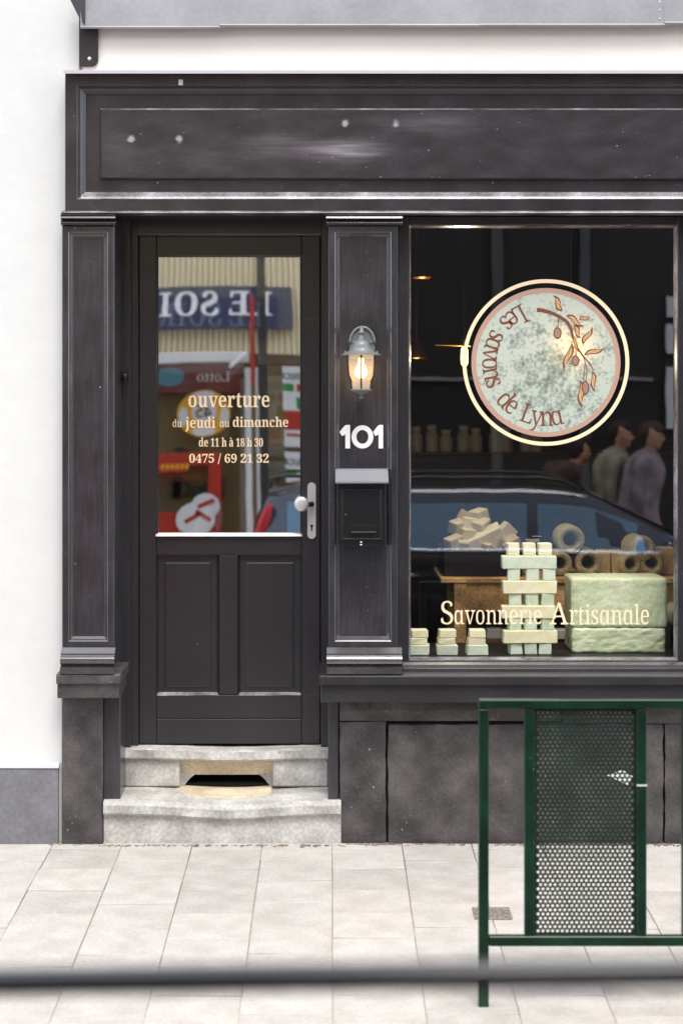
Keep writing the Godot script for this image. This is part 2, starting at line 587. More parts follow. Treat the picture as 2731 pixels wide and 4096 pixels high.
func gloss(m: StandardMaterial3D) -> StandardMaterial3D:
	m.clearcoat_enabled = true
	m.clearcoat = 0.5
	m.clearcoat_roughness = 0.2
	return m

func pane(mirror: float) -> StandardMaterial3D:
	var im := Image.create(4, 4, false, Image.FORMAT_RGBA8)
	im.fill(Color(0.97, 0.985, 1.0, 1.0))
	var m := StandardMaterial3D.new()
	m.albedo_texture = ImageTexture.create_from_image(im)
	m.albedo_color = Color(1, 1, 1, mirror)
	m.metallic = 1.0
	m.roughness = 0.0
	m.transparency = BaseMaterial3D.TRANSPARENCY_ALPHA
	return m

func logo_paint() -> ImageTexture:
	var w := 512
	var n1 := noise_bytes(w, w, 0.012, 201, 6)
	var n2 := noise_bytes(w, w, 0.05, 202, 5)
	var out := PackedByteArray()
	out.resize(w * w * 3)
	for y in w:
		for x in w:
			var i := y * w + x
			var d := Vector2(x - w * 0.56, y - w * 0.56).length() / (w * 0.42)
			var k := clampf((n1[i] / 255.0 - 0.5) * 1.1 + (n2[i] / 255.0 - 0.5) * 1.15 + 0.58 - d * 0.6, 0.0, 1.0)
			var c := Color(0.745, 0.785, 0.745).lerp(Color(0.4, 0.465, 0.43), k)
			out[i * 3] = int(c.r * 255.0)
			out[i * 3 + 1] = int(c.g * 255.0)
			out[i * 3 + 2] = int(c.b * 255.0)
	return bytes_tex(out, w, w)

# ================================================================ scene
func _ready() -> void:
	rng.seed = 7
	var cam := Camera3D.new()
	cam.name = "camera"
	cam.projection = Camera3D.PROJECTION_FRUSTUM
	cam.near = 0.05
	cam.far = 200.0
	cam.size = 0.05 * 2352.0 / 4345.0
	cam.frustum_offset = Vector2(0.05 * 24.0 / 4345.0, -0.05 * 246.0 / 4345.0)
	cam.position = Vector3(0, 1.879, 8.121)
	var lens := CameraAttributesPhysical.new()
	lens.frustum_focal_length = 65.0
	lens.frustum_focus_distance = 8.1
	lens.exposure_aperture = 2.4
	cam.attributes = lens
	add_child(cam)
	var we := WorldEnvironment.new()
	we.name = "environment"
	var env := Environment.new()
	env.background_mode = Environment.BG_SKY
	var sky := Sky.new()
	var sm := ProceduralSkyMaterial.new()
	sm.sky_top_color = Color(0.93, 0.95, 1.0)
	sm.sky_horizon_color = Color(0.88, 0.9, 0.94)
	sm.sky_curve = 0.2
	sm.ground_bottom_color = Color(0.4, 0.4, 0.4)
	sm.ground_horizon_color = Color(0.6, 0.6, 0.6)
	sky.sky_material = sm
	env.sky = sky
	env.background_energy_multiplier = 1.0
	env.tonemap_mode = Environment.TONE_MAPPER_LINEAR
	env.tonemap_exposure = 3.0
	env.sdfgi_enabled = true
	env.ssao_enabled = true
	env.ssil_enabled = true
	we.environment = env
	add_child(we)
	var sun := DirectionalLight3D.new()
	sun.name = "daylight"
	sun.light_energy = 0.35
	sun.light_angular_distance = 25.0
	sun.light_color = Color(1.0, 0.98, 0.95)
	sun.shadow_enabled = true
	sun.rotation_degrees = Vector3(-62, 14, 0)
	add_child(sun)
	materials()
	ground()
	wall_dirt()
	neighbour()
	shop()
	steps()
	room()
	lantern()
	letterbox()
	barrier()
	drain()
	soaps()
	furniture()
	across()
	cars()
	people()

# ---------------------------------------------------------------- ground
func ground() -> void:
	var s := begin()
	box(s, Vector3(-60, -1.2, 2.42), Vector3(60, -0.2, 7.99), 0.0)
	structure(obj("road", s, M.asphalt), "grey asphalt street between the two pavements", "road")
	s = begin()
	box(s, Vector3(-60, -1.2, 8.0), Vector3(60, -0.04, 30), 0.0)
	structure(obj("opposite_pavement", s, M.slabs[1]), "pavement on the far side of the street", "pavement")
	s = begin()
	sweep_x(s, [Vector2(2.3, -0.085), Vector2(2.41, -0.088), Vector2(2.42, -0.1), Vector2(2.42, -0.6), Vector2(2.3, -0.6)], -30, 30)
	structure(obj("kerb", s, M.blue_stone), "stone kerb along the shop pavement", "kerb")
	# bedding under the paving; slabs are its children
	s = begin()
	quad(s, Vector3(-30, -0.004, -0.3), Vector3(30, -0.004, -0.3), Vector3(30, -0.0845, 2.3), Vector3(-30, -0.0845, 2.3), Vector3.UP)
	var pav := obj("pavement", s, M.joint)
	structure(pav, "pavement of square pale grey concrete slabs before the shop", "pavement")
	for far in [[-30.0, -3.29], [5.075, 30.0]]:
		s = begin()
		quad(s, Vector3(far[0], 0.0, -0.1), Vector3(far[1], 0.0, -0.1), Vector3(far[1], -0.0805, 2.3), Vector3(far[0], -0.0805, 2.3), Vector3.UP)
		var o := obj("paving", s, M.slabs[1], pav)
		o.set_meta("kind", "stuff")
	for c in range(-11, 17):
		var xa := 0.005 + 0.2985 * c
		var z := 0.28 - 0.6 if posmod(c, 2) == 1 else 0.11 - 0.3
		z += rng.randf_range(-0.012, 0.012)
		while z < 2.29:
			var za := maxf(z, -0.1)
			var zb := minf(z + 0.2945, 2.296)
			if zb - za > 0.03:
				s = begin()
				var lift := rng.randf_range(-0.0012, 0.0012)
				var tilt := rng.randf_range(-0.0016, 0.0016)
				slab(s, xa + 0.0012 + rng.randf_range(-0.0012, 0.0012), xa + 0.2972 + rng.randf_range(-0.0012, 0.0012), za + 0.0016 + rng.randf_range(-0.001, 0.0012), zb + 0.0012 + rng.randf_range(-0.0012, 0.001), lift, tilt)
				obj("paving_slab", s, M.slabs[rng.randi() % 4], pav)
			z += 0.2985
	
func wall_dirt() -> void:
	var r := RandomNumberGenerator.new()
	r.seed = 31
	var s := begin()
	for k in 420:
		var x := r.randf_range(-1.2, 1.9)
		var z := 0.024 + absf(r.randfn(0.0, 0.012))
		if x > -0.99 and x < 0.06:
			z += 0.018
		var w := r.randf_range(0.002, 0.011)
		var h := r.randf_range(0.001, 0.004)
		var y := -0.035 * z
		XF = Transform3D(Basis(Vector3.UP, r.randf() * TAU), Vector3(x, y, z))
		box(s, Vector3(-w, -0.002, -w * 0.5), Vector3(w, h, w * 0.5), 0.0008)
	XF = Transform3D.IDENTITY
	var o := obj("dirt", s, M.grime)
	tag(o, "crumbs of dirt gathered where the pavement meets the shop wall", "dirt", "", "stuff")

func slab(s: SurfaceTool, x0: float, x1: float, z0: float, z1: float, lift: float, tilt: float) -> void:
	var b := 0.0022
	var y := func(x: float, z: float) -> float: return -0.035 * z + lift + tilt * signf(x - (x0 + x1) / 2)
	var t := []
	var m := []
	var g := []
	for q in [[0, 0], [1, 0], [1, 1], [0, 1]]:
		var x: float = x1 if q[0] else x0
		var z: float = z1 if q[1] else z0
		var xi: float = x1 - b if q[0] else x0 + b
		var zi: float = z1 - b if q[1] else z0 + b
		t.append(Vector3(xi, y.call(xi, zi), zi))
		m.append(Vector3(x, y.call(x, z) - 0.0022, z))
		g.append(Vector3(x, y.call(x, z) - 0.016, z))
	var mid := Vector3((x0 + x1) / 2, 0, (z0 + z1) / 2)
	quad(s, t[0], t[1], t[2], t[3], Vector3.UP)
	for k in 4:
		var j := (k + 1) % 4
		var o: Vector3 = (m[k] + m[j]) / 2 - mid
		o.y = 0.05
		quad(s, t[k], t[j], m[j], m[k], o + Vector3.UP * 0.1)
		quad(s, m[k], m[j], g[j], g[k], o)

# ---------------------------------------------------------------- house on the left
func neighbour() -> void:
	var h := group_node("neighbouring_house", null, Vector3(-1.2896, 0, 0))
	var off := -h.position
	XF = Transform3D(Basis.IDENTITY, off)
	var s := begin()
	box(s, Vector3(-7, 0.0, -0.5), Vector3(-1.0766, 9.5, 0.0), 0.004)
	obj("wall", s, M.white, h)
	s = begin()
	box(s, Vector3(-7, -0.02, -0.2), Vector3(-1.1650, 0.3226, 0.022), 0.003)
	obj("base_stone", s, M.blue_stone, h)
	s = begin()
	sweep_x(s, [Vector2(0.0, 0.3464), Vector2(0.02, 0.3371), Vector2(0.026, 0.3243), Vector2(0.0, 0.3243)], -7, -1.1634)
	obj("base_ledge", s, M.pale_trim, h)
	XF = Transform3D.IDENTITY
	tag(h, "white rendered house wall with grey stone base, adjoining the dark shopfront", "building")

# ---------------------------------------------------------------- the shop
func pilaster(parent: Node3D, xl: float, xr: float, cl: float, cr: float) -> void:
	var p := group_node("pilaster", parent)
	var yb := 0.8451
	var yt := 2.6424
	var s := begin()
	rings(s, xl, yb, xr, yt, [[0.0, -0.3], [0.0, 0.066], [0.004, 0.07], [0.027, 0.07]], false)
	obj("shaft", s, M.paint, p)
	s = begin()
	rings(s, xl + 0.027, yb + 0.027, xr - 0.027, yt - 0.027, [[0.0, 0.07], [0.0035, 0.067], [0.006, 0.062], [0.009, 0.062], [0.02, 0.05]], false)
	obj("shaft_moulding", s, M.trim, p)
	s = begin()
	rings(s, xl + 0.047, yb + 0.047, xr - 0.047, yt - 0.047, [[0.0, 0.05]])
	obj("shaft_panel", s, M.paint, p)
	s = begin()
	var cp := [Vector2(-0.28, 2.6424), Vector2(0.071, 2.6424)]
	for k in 7:
		var t := PI * k / 6.0
		cp.append(Vector2(0.073 + 0.014 * sin(t), lerpf(2.6433, 2.6618, (1 - cos(t)) / 2)))
	cp.append_array([Vector2(0.076, 2.6655), Vector2(0.092, 2.6700), Vector2(0.1, 2.6709), Vector2(0.092, 2.6829), Vector2(0.097, 2.6857), Vector2(0.093, 2.6927), Vector2(-0.28, 2.6927)])
	sweep_x(s, cp, cl, cr)
	obj("capital", s, M.trim, p)
	s = begin()
	var prof := [Vector2(-0.28, 0.8469), Vector2(0.071, 0.8469), Vector2(0.096, 0.8243), Vector2(0.098, 0.8175)]
	for k in 9:
		var t := PI * k / 8.0
		prof.append(Vector2(0.1 + 0.022 * sin(t), lerpf(0.8157, 0.7788, (1 - cos(t)) / 2)))
	prof.append_array([Vector2(0.1, 0.7732), Vector2(0.122, 0.7686), Vector2(0.126, 0.7410), Vector2(-0.28, 0.7410)])
	sweep_x(s, prof, cl + 0.002, cr - 0.002)
	obj("plinth", s, M.trim, p)

func shop() -> void:
	var b := group_node("soap_shop", null, Vector3(0.2, 0, 0))
	XF = Transform3D(Basis.IDENTITY, -b.position)
	tag(b, "black timber shopfront with glazed door, display window and number 101", "shop")
	var s := begin()
	# masonry above
	box(s, Vector3(-1.0766 + 0.001, 2.7388, -0.35), Vector3(8, 9.5, -0.012), 0.0)
	obj("wall", s, M.cream, b)
	s = begin()
	box(s, Vector3(-1.0588, 3.2982, -0.02), Vector3(8, 3.6808, 0.05), 0.0)
	obj("rendered_band", s, M.cream, b)
	s = begin()
	box(s, Vector3(1.98, 0.0, -0.35), Vector3(8, 2.7388 - 0.002, -0.01), 0.0)
	obj("side_wall", s, M.cream, b)
	# zinc canopy edge along the top
	var can := group_node("metal_canopy", b)
	var seams := [-1.0609, -0.4713, 0.6284, 1.4121, 3.2, 6.0]
	for k in 5:
		s = begin()
		var dy := 0.0035 * (k % 2) + 0.005 * k
		var yy := 3.4797 + dy
		sweep_x(s, [Vector2(-0.01, yy + 0.13), Vector2(0.055, yy + 0.34), Vector2(0.08, yy + 0.34), Vector2(0.1 + 0.001 * (k % 2), yy + 0.006), Vector2(0.108, yy), Vector2(0.1, yy - 0.006), Vector2(0.088, yy - 0.002), Vector2(0.06, yy + 0.07)], seams[k], seams[k + 1] + 0.004)
		obj("canopy_sheet", s, M.zinc, can)
	for k in 4:
		s = begin()
		ball(s, Vector3(1.4121 - 0.02, 3.5166 + 0.0365 * k, 0.1 - 0.003 * k), Vector3(0.004, 0.004, 0.003), 8)
		obj("rivet", s, M.screw, can)
	s = begin()
	XF = Transform3D(Basis(Vector3.UP, -0.5), Vector3(-1.0535, 0, 0.1) - b.position)
	prism(s, PackedVector2Array([Vector2(-0.075, 3.6238), Vector2(0.012, 3.6238), Vector2(0.012, 3.4907), Vector2(-0.006, 3.5055)]), -0.004, 0.0)
	obj("end_flap", s, M.dark_metal, can)
	XF = Transform3D(Basis.IDENTITY, -b.position)
	var br := group_node("awning_bracket", b)
	s = begin()
	var pr := PackedVector2Array([Vector2(-1.0707, 3.5363), Vector2(-1.0707, 3.3203)])
	for k in 7:
		var t := PI / 2 * k / 6.0
		pr.append(Vector2(-0.9907 - 0.03 + 0.03 * sin(t), 3.3203 + 0.03 - 0.03 * cos(t)))
	pr.append(Vector2(-0.9907, 3.5363))
	prism(s, pr, -0.012, 0.062)
	obj("bracket_plate", s, M.paint_plain, br)
	s = begin()
	ball(s, Vector3(-1.0278, 3.3539, 0.062), Vector3(0.008, 0.008, 0.004), 10)
	obj("screw", s, M.screw, br)
	# fascia
	var fa := group_node("fascia", b)
	var fx0 := -1.1289
	var fx1 := 1.98
	var fy0 := 2.7025
	var fy1 := 3.2892
	s = begin()
	rings(s, fx0, fy0, fx1, fy1, [[0.0, -0.012], [0.0, 0.078], [0.002, 0.08], [0.05, 0.08]], false)
	obj("frame", s, M.paint_flat, fa)
	s = begin()
	rings(s, fx0 + 0.05, fy0 + 0.05, fx1 - 0.05, fy1 - 0.05, [[0.0, 0.08], [0.003, 0.077], [0.012, 0.073], [0.013, 0.068], [0.026, 0.057], [0.027, 0.053], [0.034, 0.047], [0.036, 0.042]], false)
	obj("frame_moulding", s, M.paint_flat, fa)
	s = begin()
	var mb := fy0 + 0.05
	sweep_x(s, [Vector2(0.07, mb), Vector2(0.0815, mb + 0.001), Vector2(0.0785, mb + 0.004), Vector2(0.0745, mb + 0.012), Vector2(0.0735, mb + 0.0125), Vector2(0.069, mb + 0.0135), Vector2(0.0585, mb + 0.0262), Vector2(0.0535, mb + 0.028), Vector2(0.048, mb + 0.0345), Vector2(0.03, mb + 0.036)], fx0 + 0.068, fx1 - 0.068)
	obj("moulding_highlight", s, M.edge_highlight, fa)  # proud pale strip, a painted highlight on the upward slopes
	var px0 := -0.9833
	var py0 := 2.8419
	var py1 := 3.1424
	var px1 := fx1 - 0.15
	s = begin()
	rings(s, fx0 + 0.086, fy0 + 0.086, fx1 - 0.086, fy1 - 0.086, [[0.0, 0.042]])
	obj("field", s, M.paint_flat, fa)
	s = begin()
	rings(s, px0, py0, px1, py1, [[0.0, 0.042], [0.0, 0.054], [0.006, 0.062]], false)
	obj("panel_edge", s, M.paint_flat, fa)
	s = begin()
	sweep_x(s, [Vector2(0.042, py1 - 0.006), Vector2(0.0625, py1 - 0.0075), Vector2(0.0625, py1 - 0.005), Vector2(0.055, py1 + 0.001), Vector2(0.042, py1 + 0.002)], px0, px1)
	obj("panel_highlight", s, M.edge_highlight, fa)  # bright line of the upper edge, put in as a pale strip
	s = SurfaceTool.new()
	s.begin(Mesh.PRIMITIVE_TRIANGLES)
	s.set_smooth_group(-1)
	var cs := [Vector3(px0 + 0.006, py0 + 0.006, 0.062), Vector3(px0 + 0.006, py1 - 0.006, 0.062), Vector3(px1 - 0.006, py1 - 0.006, 0.062), Vector3(px1 - 0.006, py0 + 0.006, 0.062)]
	var uvs := [Vector2(0, 1), Vector2(0, 0), Vector2(1, 0), Vector2(1, 1)]
	for k in [0, 1, 2, 0, 2, 3]:
		s.set_uv(uvs[k])
		s.add_vertex(XF * cs[k])
	obj("raised_panel", s, M.fascia, fa)
	s = begin()
	sweep_x(s, [Vector2(-0.012, 3.2969), Vector2(0.12, 3.2951), Vector2(0.122, 3.2803), Vector2(0.082, 3.2892), Vector2(-0.012, 3.2892)], -1.1306, 1.985)
	obj("flashing", s, M.flash, fa)
	s = begin()
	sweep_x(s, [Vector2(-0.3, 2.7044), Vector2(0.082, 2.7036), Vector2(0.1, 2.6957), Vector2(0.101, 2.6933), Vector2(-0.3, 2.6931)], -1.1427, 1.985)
	obj("lower_bead", s, M.edge_highlight, fa)  # bead coloured pale to carry the bright sky line
	s = begin()
	box(s, Vector3(-0.6469, 3.2375, 0.079), Vector3(-0.6284, 3.2616, 0.084), 0.001)
	obj("paper_scrap", s, M.off_white, fa)
	# lintel behind the capitals
	s = begin()
	box(s, Vector3(-1.1401 + 0.01, 2.7025, -0.34), Vector3(1.98, 2.6931 - 0.001, -0.02), 0.002)
	obj("lintel", s, M.paint_plain, b)
	# pilasters
	pilaster(b, -1.1433, -0.9209, -1.1464, -0.9138)
	pilaster(b, -0.0111, 0.2835, -0.0203, 0.3027)
	pilaster(b, 1.64, 1.93, 1.62, 1.95)
	# plinth caps and piers
	var pc := group_node("plinth_cap", b)
	s = begin()
	sweep_x(s, [Vector2(-0.22, 0.7465), Vector2(0.118, 0.7392), Vector2(0.125, 0.7336), Vector2(0.125, 0.7005), Vector2(-0.22, 0.7005)], -1.1601, -0.8894)
	obj("cap_slab", s, M.stone_black, pc)
	s = begin()
	box(s, Vector3(-1.1575, 0.6366, -0.21), Vector3(-0.8972, 0.7005, 0.112), 0.003)
	obj("cap_band", s, M.stone_black, pc)
	s = begin()
	box(s, Vector3(-1.1508, -0.02, -0.34), Vector3(-0.9758, 0.6366, 0.03), 0.006)
	obj("pier", s, M.stone_black, b)
	s = begin()
	box(s, Vector3(-0.9766, 0.17, -0.34), Vector3(-0.9027, 0.6366, 0.0), 0.004)
	obj("pier_return", s, M.paint, b)
	s = begin()
	box(s, Vector3(-0.0131, 0.17, -0.34), Vector3(0.0336, 0.6200, 0.004), 0.004)
	obj("pier_return", s, M.paint, b)
	# window sill and base wall
	var sill := group_node("window_sill", b)
	s = begin()
	sweep_x(s, [Vector2(-0.22, 0.7447), Vector2(0.125, 0.7351), Vector2(0.132, 0.7295), Vector2(0.132, 0.6964), Vector2(-0.22, 0.6964)], -0.0497, 1.99)
	obj("sill_slab", s, M.paint_plain, sill)
	s = begin()
	box(s, Vector3(-0.0443, 0.6200, -0.21), Vector3(1.985, 0.6964, 0.115), 0.003)
	obj("sill_band", s, M.paint_plain, sill)
	s = begin()
	sweep_x(s, [Vector2(-0.2, 0.7744), Vector2(0.0, 0.7744), Vector2(0.016, 0.7652), Vector2(0.02, 0.7547), Vector2(0.032, 0.7505), Vector2(0.036, 0.7319), Vector2(-0.2, 0.7319)], 0.3073, 1.64)
	obj("sill_moulding", s, M.paint_plain, sill)
	var bw := group_node("base_wall", b)
	s = begin()
	box(s, Vector3(0.0355, -0.02, -0.34), Vector3(1.98, 0.6182, -0.006), 0.0)
	obj("backing", s, M.near_black, bw)
	for st in [[0.0373, 0.2340, -0.02, 0.5198, 0.016], [0.2442, 1.42, -0.02, 0.5086, 0.02], [1.43, 1.98, -0.02, 0.5105, 0.017], [0.0373, 0.9882, 0.5236, 0.6182, 0.012], [0.9919, 1.98, 0.5124, 0.6182, 0.015]]:
		s = begin()
		rough_stone(s, st[0], st[2], st[1], st[3], st[4])
		obj("stone", s, M.stone_black, bw)
	s = begin()
	box(s, Vector3(0.1155, 0.5774, 0.01), Vector3(0.1583, 0.6090, 0.035), 0.002)
	obj("hook_plate", s, M.stone_black, bw)
	s = begin()
	prism(s, PackedVector2Array([Vector2(1.1802, 0.2924), Vector2(1.2454, 0.3166), Vector2(1.2902, 0.2886), Vector2(1.2678, 0.2513)]), 0.02, 0.0235)
	obj("paper_sticker", s, M.off_white, bw)
	# number
	var hn := group_node("house_number", b)
	for dx in [0.0, 0.1791 - 0.0371]:
		s = begin()
		var pts := PackedVector2Array()
		for q in [[801, 1029.5], [801, 996], [794, 999.5], [788, 1000], [780, 991], [799, 976], [805, 974.5], [818, 974.5], [818, 1029.5]]:
			pts.append(Vector2((q[0] - 760.0) * 0.0018561 + dx, 1.879 - (q[1] - 930.0) * 0.0018561))
		if dx == 0.0:
			for k in pts.size():
				pts[k].x = lerpf(0.0362, 0.0811, (pts[k].x - 0.0371) / (0.1077 - 0.0371))
		else:
			for k in pts.size():
				pts[k].x = lerpf(0.1791, 0.2218, (pts[k].x - 0.1791) / (0.1077 - 0.0371))
		for k in pts.size():
			pts[k].y = lerpf(1.6934, 1.7936, (pts[k].y - 1.6943) / (1.7964 - 1.6943))
		prism(s, pts, 0.05, 0.053)
		obj("digit", s, M.letter_white, hn)
	s = begin()
	var oc := Vector2(0.1337, 1.7426)
	var n := 56
	for i in n:
		var a0 := TAU * i / n
		var a1 := TAU * (i + 1) / n
		var e0 := Vector3(oc.x + 0.0465 * cos(a0), oc.y + 0.0495 * sin(a0), 0.053)
		var e1 := Vector3(oc.x + 0.0465 * cos(a1), oc.y + 0.0495 * sin(a1), 0.053)
		var f0 := Vector3(oc.x + 0.0255 * cos(a0), oc.y + 0.0295 * sin(a0), 0.053)
		var f1 := Vector3(oc.x + 0.0255 * cos(a1), oc.y + 0.0295 * sin(a1), 0.053)
		quad(s, e0, e1, f1, f0, Vector3(0, 0, 1))
		var back := Vector3(0, 0, -0.003)
		quad(s, e0, e1, e1 + back, e0 + back, Vector3(cos(a0), sin(a0), 0))
		quad(s, f0, f1, f1 + back, f0 + back, -Vector3(cos(a0), sin(a0), 0))
	obj("digit", s, M.letter_white, hn)
	door(b)
	window(b)
	XF = Transform3D.IDENTITY

func rough_stone(s: SurfaceTool, x0: float, y0: float, x1: float, y1: float, z: float) -> void:
	# a slab of stone with a slightly wandering edge
	var r := RandomNumberGenerator.new()
	r.seed = int(x0 * 1000) + 77
	var nx := maxi(4, int((x1 - x0) / 0.035))
	var ny := maxi(2, int((y1 - y0) / 0.035))
	var g := []
	for j in ny + 1:
		var row := []
		for i in nx + 1:
			var e := 0.0025
			var p := Vector3(lerpf(x0, x1, float(i) / nx), lerpf(y0, y1, float(j) / ny), z + r.randf_range(-0.0008, 0.0008))
			if i == 0 or i == nx or j == 0 or j == ny:
				p += Vector3(r.randf_range(-e, e) if i == 0 or i == nx else 0.0, r.randf_range(-e, e) if j == ny else 0.0, -0.004)
			row.append(p)
		g.append(row)
	for j in ny:
		for i in nx:
			quad(s, g[j][i], g[j][i + 1], g[j + 1][i + 1], g[j + 1][i], Vector3(0, 0, 1))
	for i in nx:
		var d := Vector3(0, 0, -0.05)
		quad(s, g[ny][i], g[ny][i + 1], g[ny][i + 1] + d, g[ny][i] + d, Vector3.UP)
	for j in ny:
		var d := Vector3(0, 0, -0.05)
		quad(s, g[j][0], g[j + 1][0], g[j + 1][0] + d, g[j][0] + d, Vector3.LEFT)
		quad(s, g[j][nx], g[j + 1][nx], g[j + 1][nx] + d, g[j][nx] + d, Vector3.RIGHT)

func door(b: Node3D) -> void:
	# frame fixed in the recess
	var fr := group_node("door_frame", b)
	var s := begin()
	box(s, Vector3(-0.9537, 0.36, -0.34), Vector3(-0.8515, 2.7025, -0.25), 0.003)
	box(s, Vector3(-0.9537, 0.36, -0.249), Vector3(-0.8809, 2.7025, -0.21), 0.003)
	obj("left_jamb", s, M.door_paint, fr)
	s = begin()
	box(s, Vector3(-0.0443, 0.36, -0.34), Vector3(0.0000, 2.7025, -0.225), 0.003)
	obj("right_jamb", s, M.door_paint, fr)
	s = begin()
	sweep_x(s, [Vector2(-0.34, 2.6284), Vector2(-0.232, 2.6275), Vector2(-0.226, 2.6343), Vector2(-0.226, 2.7055), Vector2(-0.34, 2.7055)], -0.8515, -0.0443)
	obj("head", s, M.door_paint, fr)
	s = begin()
	box(s, Vector3(-0.9400, 2.0013, -0.205), Vector3(-0.8922, 2.0280, -0.17), 0.003)
	ball(s, Vector3(-0.9026, 1.9973, -0.175), Vector3(0.016, 0.022, 0.016), 12)
	obj("latch_hook", s, M.black_metal, fr)
	s = begin()
	box(s, Vector3(-0.8915, 0.3, -0.34), Vector3(-0.0291, 0.3804, -0.3), 0.001)
	obj("door_gap_shade", s, M.near_black, fr)  # added dark block in place of the shaded gap under the leaf
	# the leaf
	var d := group_node("door", b)
	var z := -0.27
	var xl := -0.8497
	var xr := -0.0483
	var xa := -0.7725
	var xb := -0.1313
	var yt := 2.6302
	var y0 := 0.3765
	for q in [[xl, xa - 0.001], [xb + 0.001, xr]]:
		s = begin()
		box(s, Vector3(q[0], y0, -0.32), Vector3(q[1], yt, z), 0.003)
		obj("stile", s, M.door_paint, d)
	for q in [[2.5414, yt], [1.2127, 1.2977], [0.4885, 0.5909], [y0, 0.4856]]:
		s = begin()
		box(s, Vector3(xa, q[0], -0.32), Vector3(xb, q[1], z - 0.0012), 0.002)
		obj("rail", s, M.door_paint, d)
	s = begin()
	box(s, Vector3(-0.4982, 0.5909 + 0.0005, -0.32), Vector3(-0.4113, 1.2127 - 0.0005, z - 0.0014), 0.004)
	obj("muntin", s, M.door_paint, d)
	for q in [[xa, -0.4982], [-0.4113, xb]]:
		s = begin()
		rings(s, q[0], 0.5909, q[1], 1.2127, [[0.0, z - 0.002], [0.0, z - 0.006], [0.008, z - 0.017], [0.034, z - 0.017], [0.036, z - 0.013], [0.039, z - 0.012]])
		obj("panel", s, M.door_paint, d)
	# sloped weather bars; the lower pair is coloured pale as a highlight
	s = begin()
	sweep_x(s, [Vector2(z - 0.02, 1.3112), Vector2(z - 0.001, 1.3054), Vector2(z + 0.012, 1.2987), Vector2(z + 0.012, 1.2958), Vector2(z - 0.02, 1.2958)], xa - 0.004, xb + 0.004)
	obj("glazing_bead", s, M.alu, d)
	s = begin()
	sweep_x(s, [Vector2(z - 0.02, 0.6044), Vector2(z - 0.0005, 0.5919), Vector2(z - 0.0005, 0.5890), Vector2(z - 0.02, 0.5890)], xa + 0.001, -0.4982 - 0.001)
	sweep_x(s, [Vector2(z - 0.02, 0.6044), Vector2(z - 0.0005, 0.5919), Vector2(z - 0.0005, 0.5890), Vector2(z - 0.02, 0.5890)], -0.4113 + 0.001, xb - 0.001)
	obj("weather_bar", s, M.edge_highlight, d)
	s = begin()
	rings(s, xa, 1.2977, xb, 2.5414, [[0.0, z - 0.003], [0.001, z - 0.008], [0.006, z - 0.013], [0.006, z - 0.03]], false)
	obj("inner_bead", s, M.door_paint, d)
	# double glazing; the inner pane bulges slightly
	s = begin()
	s = begin(true)
	var bow := func(x: float, y: float) -> float:
		var u := (x - (xa + xb) / 2) / (xb - xa) * 2.0
		return -0.29 + 0.0008 * (y - 1.75) * (1.0 - u * u) + 0.000004 * sin(38.0 * x + 3.0 * y) * sin(31.0 * y)
	sheet(s, xa, 1.2963, xb, 2.5430, 40, 60, bow)
	obj("pane", s, M.door_glass, d)
	s = begin(true)
	var n := 24
	var tilt := -0.0042
	for k in n:
		var u0 := float(k) / n - 0.5
		var u1 := float(k + 1) / n - 0.5
		var w := xb - xa
		var zz := func(u: float, y: float) -> float: return -0.306 - u * u * w * w / 44.0 + tilt * (y - 1.75)
		var ya := 1.2963
		var yb := 2.5430
		var xm := (xa + xb) / 2
		quad(s, Vector3(xm + u0 * w, ya, zz.call(u0, ya)), Vector3(xm + u1 * w, ya, zz.call(u1, ya)), Vector3(xm + u1 * w, yb, zz.call(u1, yb)), Vector3(xm + u0 * w, yb, zz.call(u0, yb)), Vector3(0, 0, 1))
	obj("inner_pane", s, M.door_glass_back, d)
	# opening hours on the glass
	s = begin()
	fit_text(s, "ouverture", "Droid Serif", 700, -0.6330, 1.8674, -0.2729, 1.9313, -0.289, 0.0008)
	fit_text(s, "du", "Droid Serif", 400, -0.7027, 1.7803, -0.6620, 1.8151, -0.289, 0.0008)
	fit_text(s, "jeudi", "Droid Serif", 700, -0.6466, 1.7609, -0.5130, 1.8267, -0.289, 0.0008)
	fit_text(s, "ɑu", "Droid Serif", 400, -0.4936, 1.7803, -0.4510, 1.8054, -0.289, 0.0008)
	fit_text(s, "dimɑnche", "Droid Serif", 700, -0.4356, 1.7803, -0.1897, 1.8267, -0.289, 0.0008)
	fit_text(s, "de 11 h à 18 h 30", "Droid Serif", 700, -0.5865, 1.6932, -0.3020, 1.7338, -0.289, 0.0008)
	fit_text(s, "0475 / 69 21 32", "Droid Serif", 700, -0.6291, 1.6157, -0.2768, 1.6641, -0.289, 0.0008)
	obj("lettering", s, M.letter_cream, d)
	# handle
	s = begin()
	var hx := -0.0858
	var pl := PackedVector2Array()
	for k in 13:
		var t := PI * k / 12.0
		pl.append(Vector2(hx + 0.0185 * cos(t), 1.5164 + 0.0185 * sin(t)))
	for k in 13:
		var t := PI + PI * k / 12.0
		pl.append(Vector2(hx + 0.0185 * cos(t), 1.3042 + 0.0185 * sin(t)))
	prism(s, pl, z, z + 0.009)
	obj("handle_plate", s, M.alu, d)
	s = begin(true)
	tube(s, [Vector3(hx, 1.4397, z + 0.009), Vector3(hx, 1.4397, z + 0.03), Vector3(hx - 0.012, 1.4397, z + 0.042), Vector3(-0.1149, 1.4413, z + 0.05)], 0.0115, 14)
	obj("knob_neck", s, M.dark_metal, d)
	s = begin(true)
	XF = XF * Transform3D(Basis(Vector3.RIGHT, PI / 2), Vector3(-0.1302, 1.4424, z + 0.038))
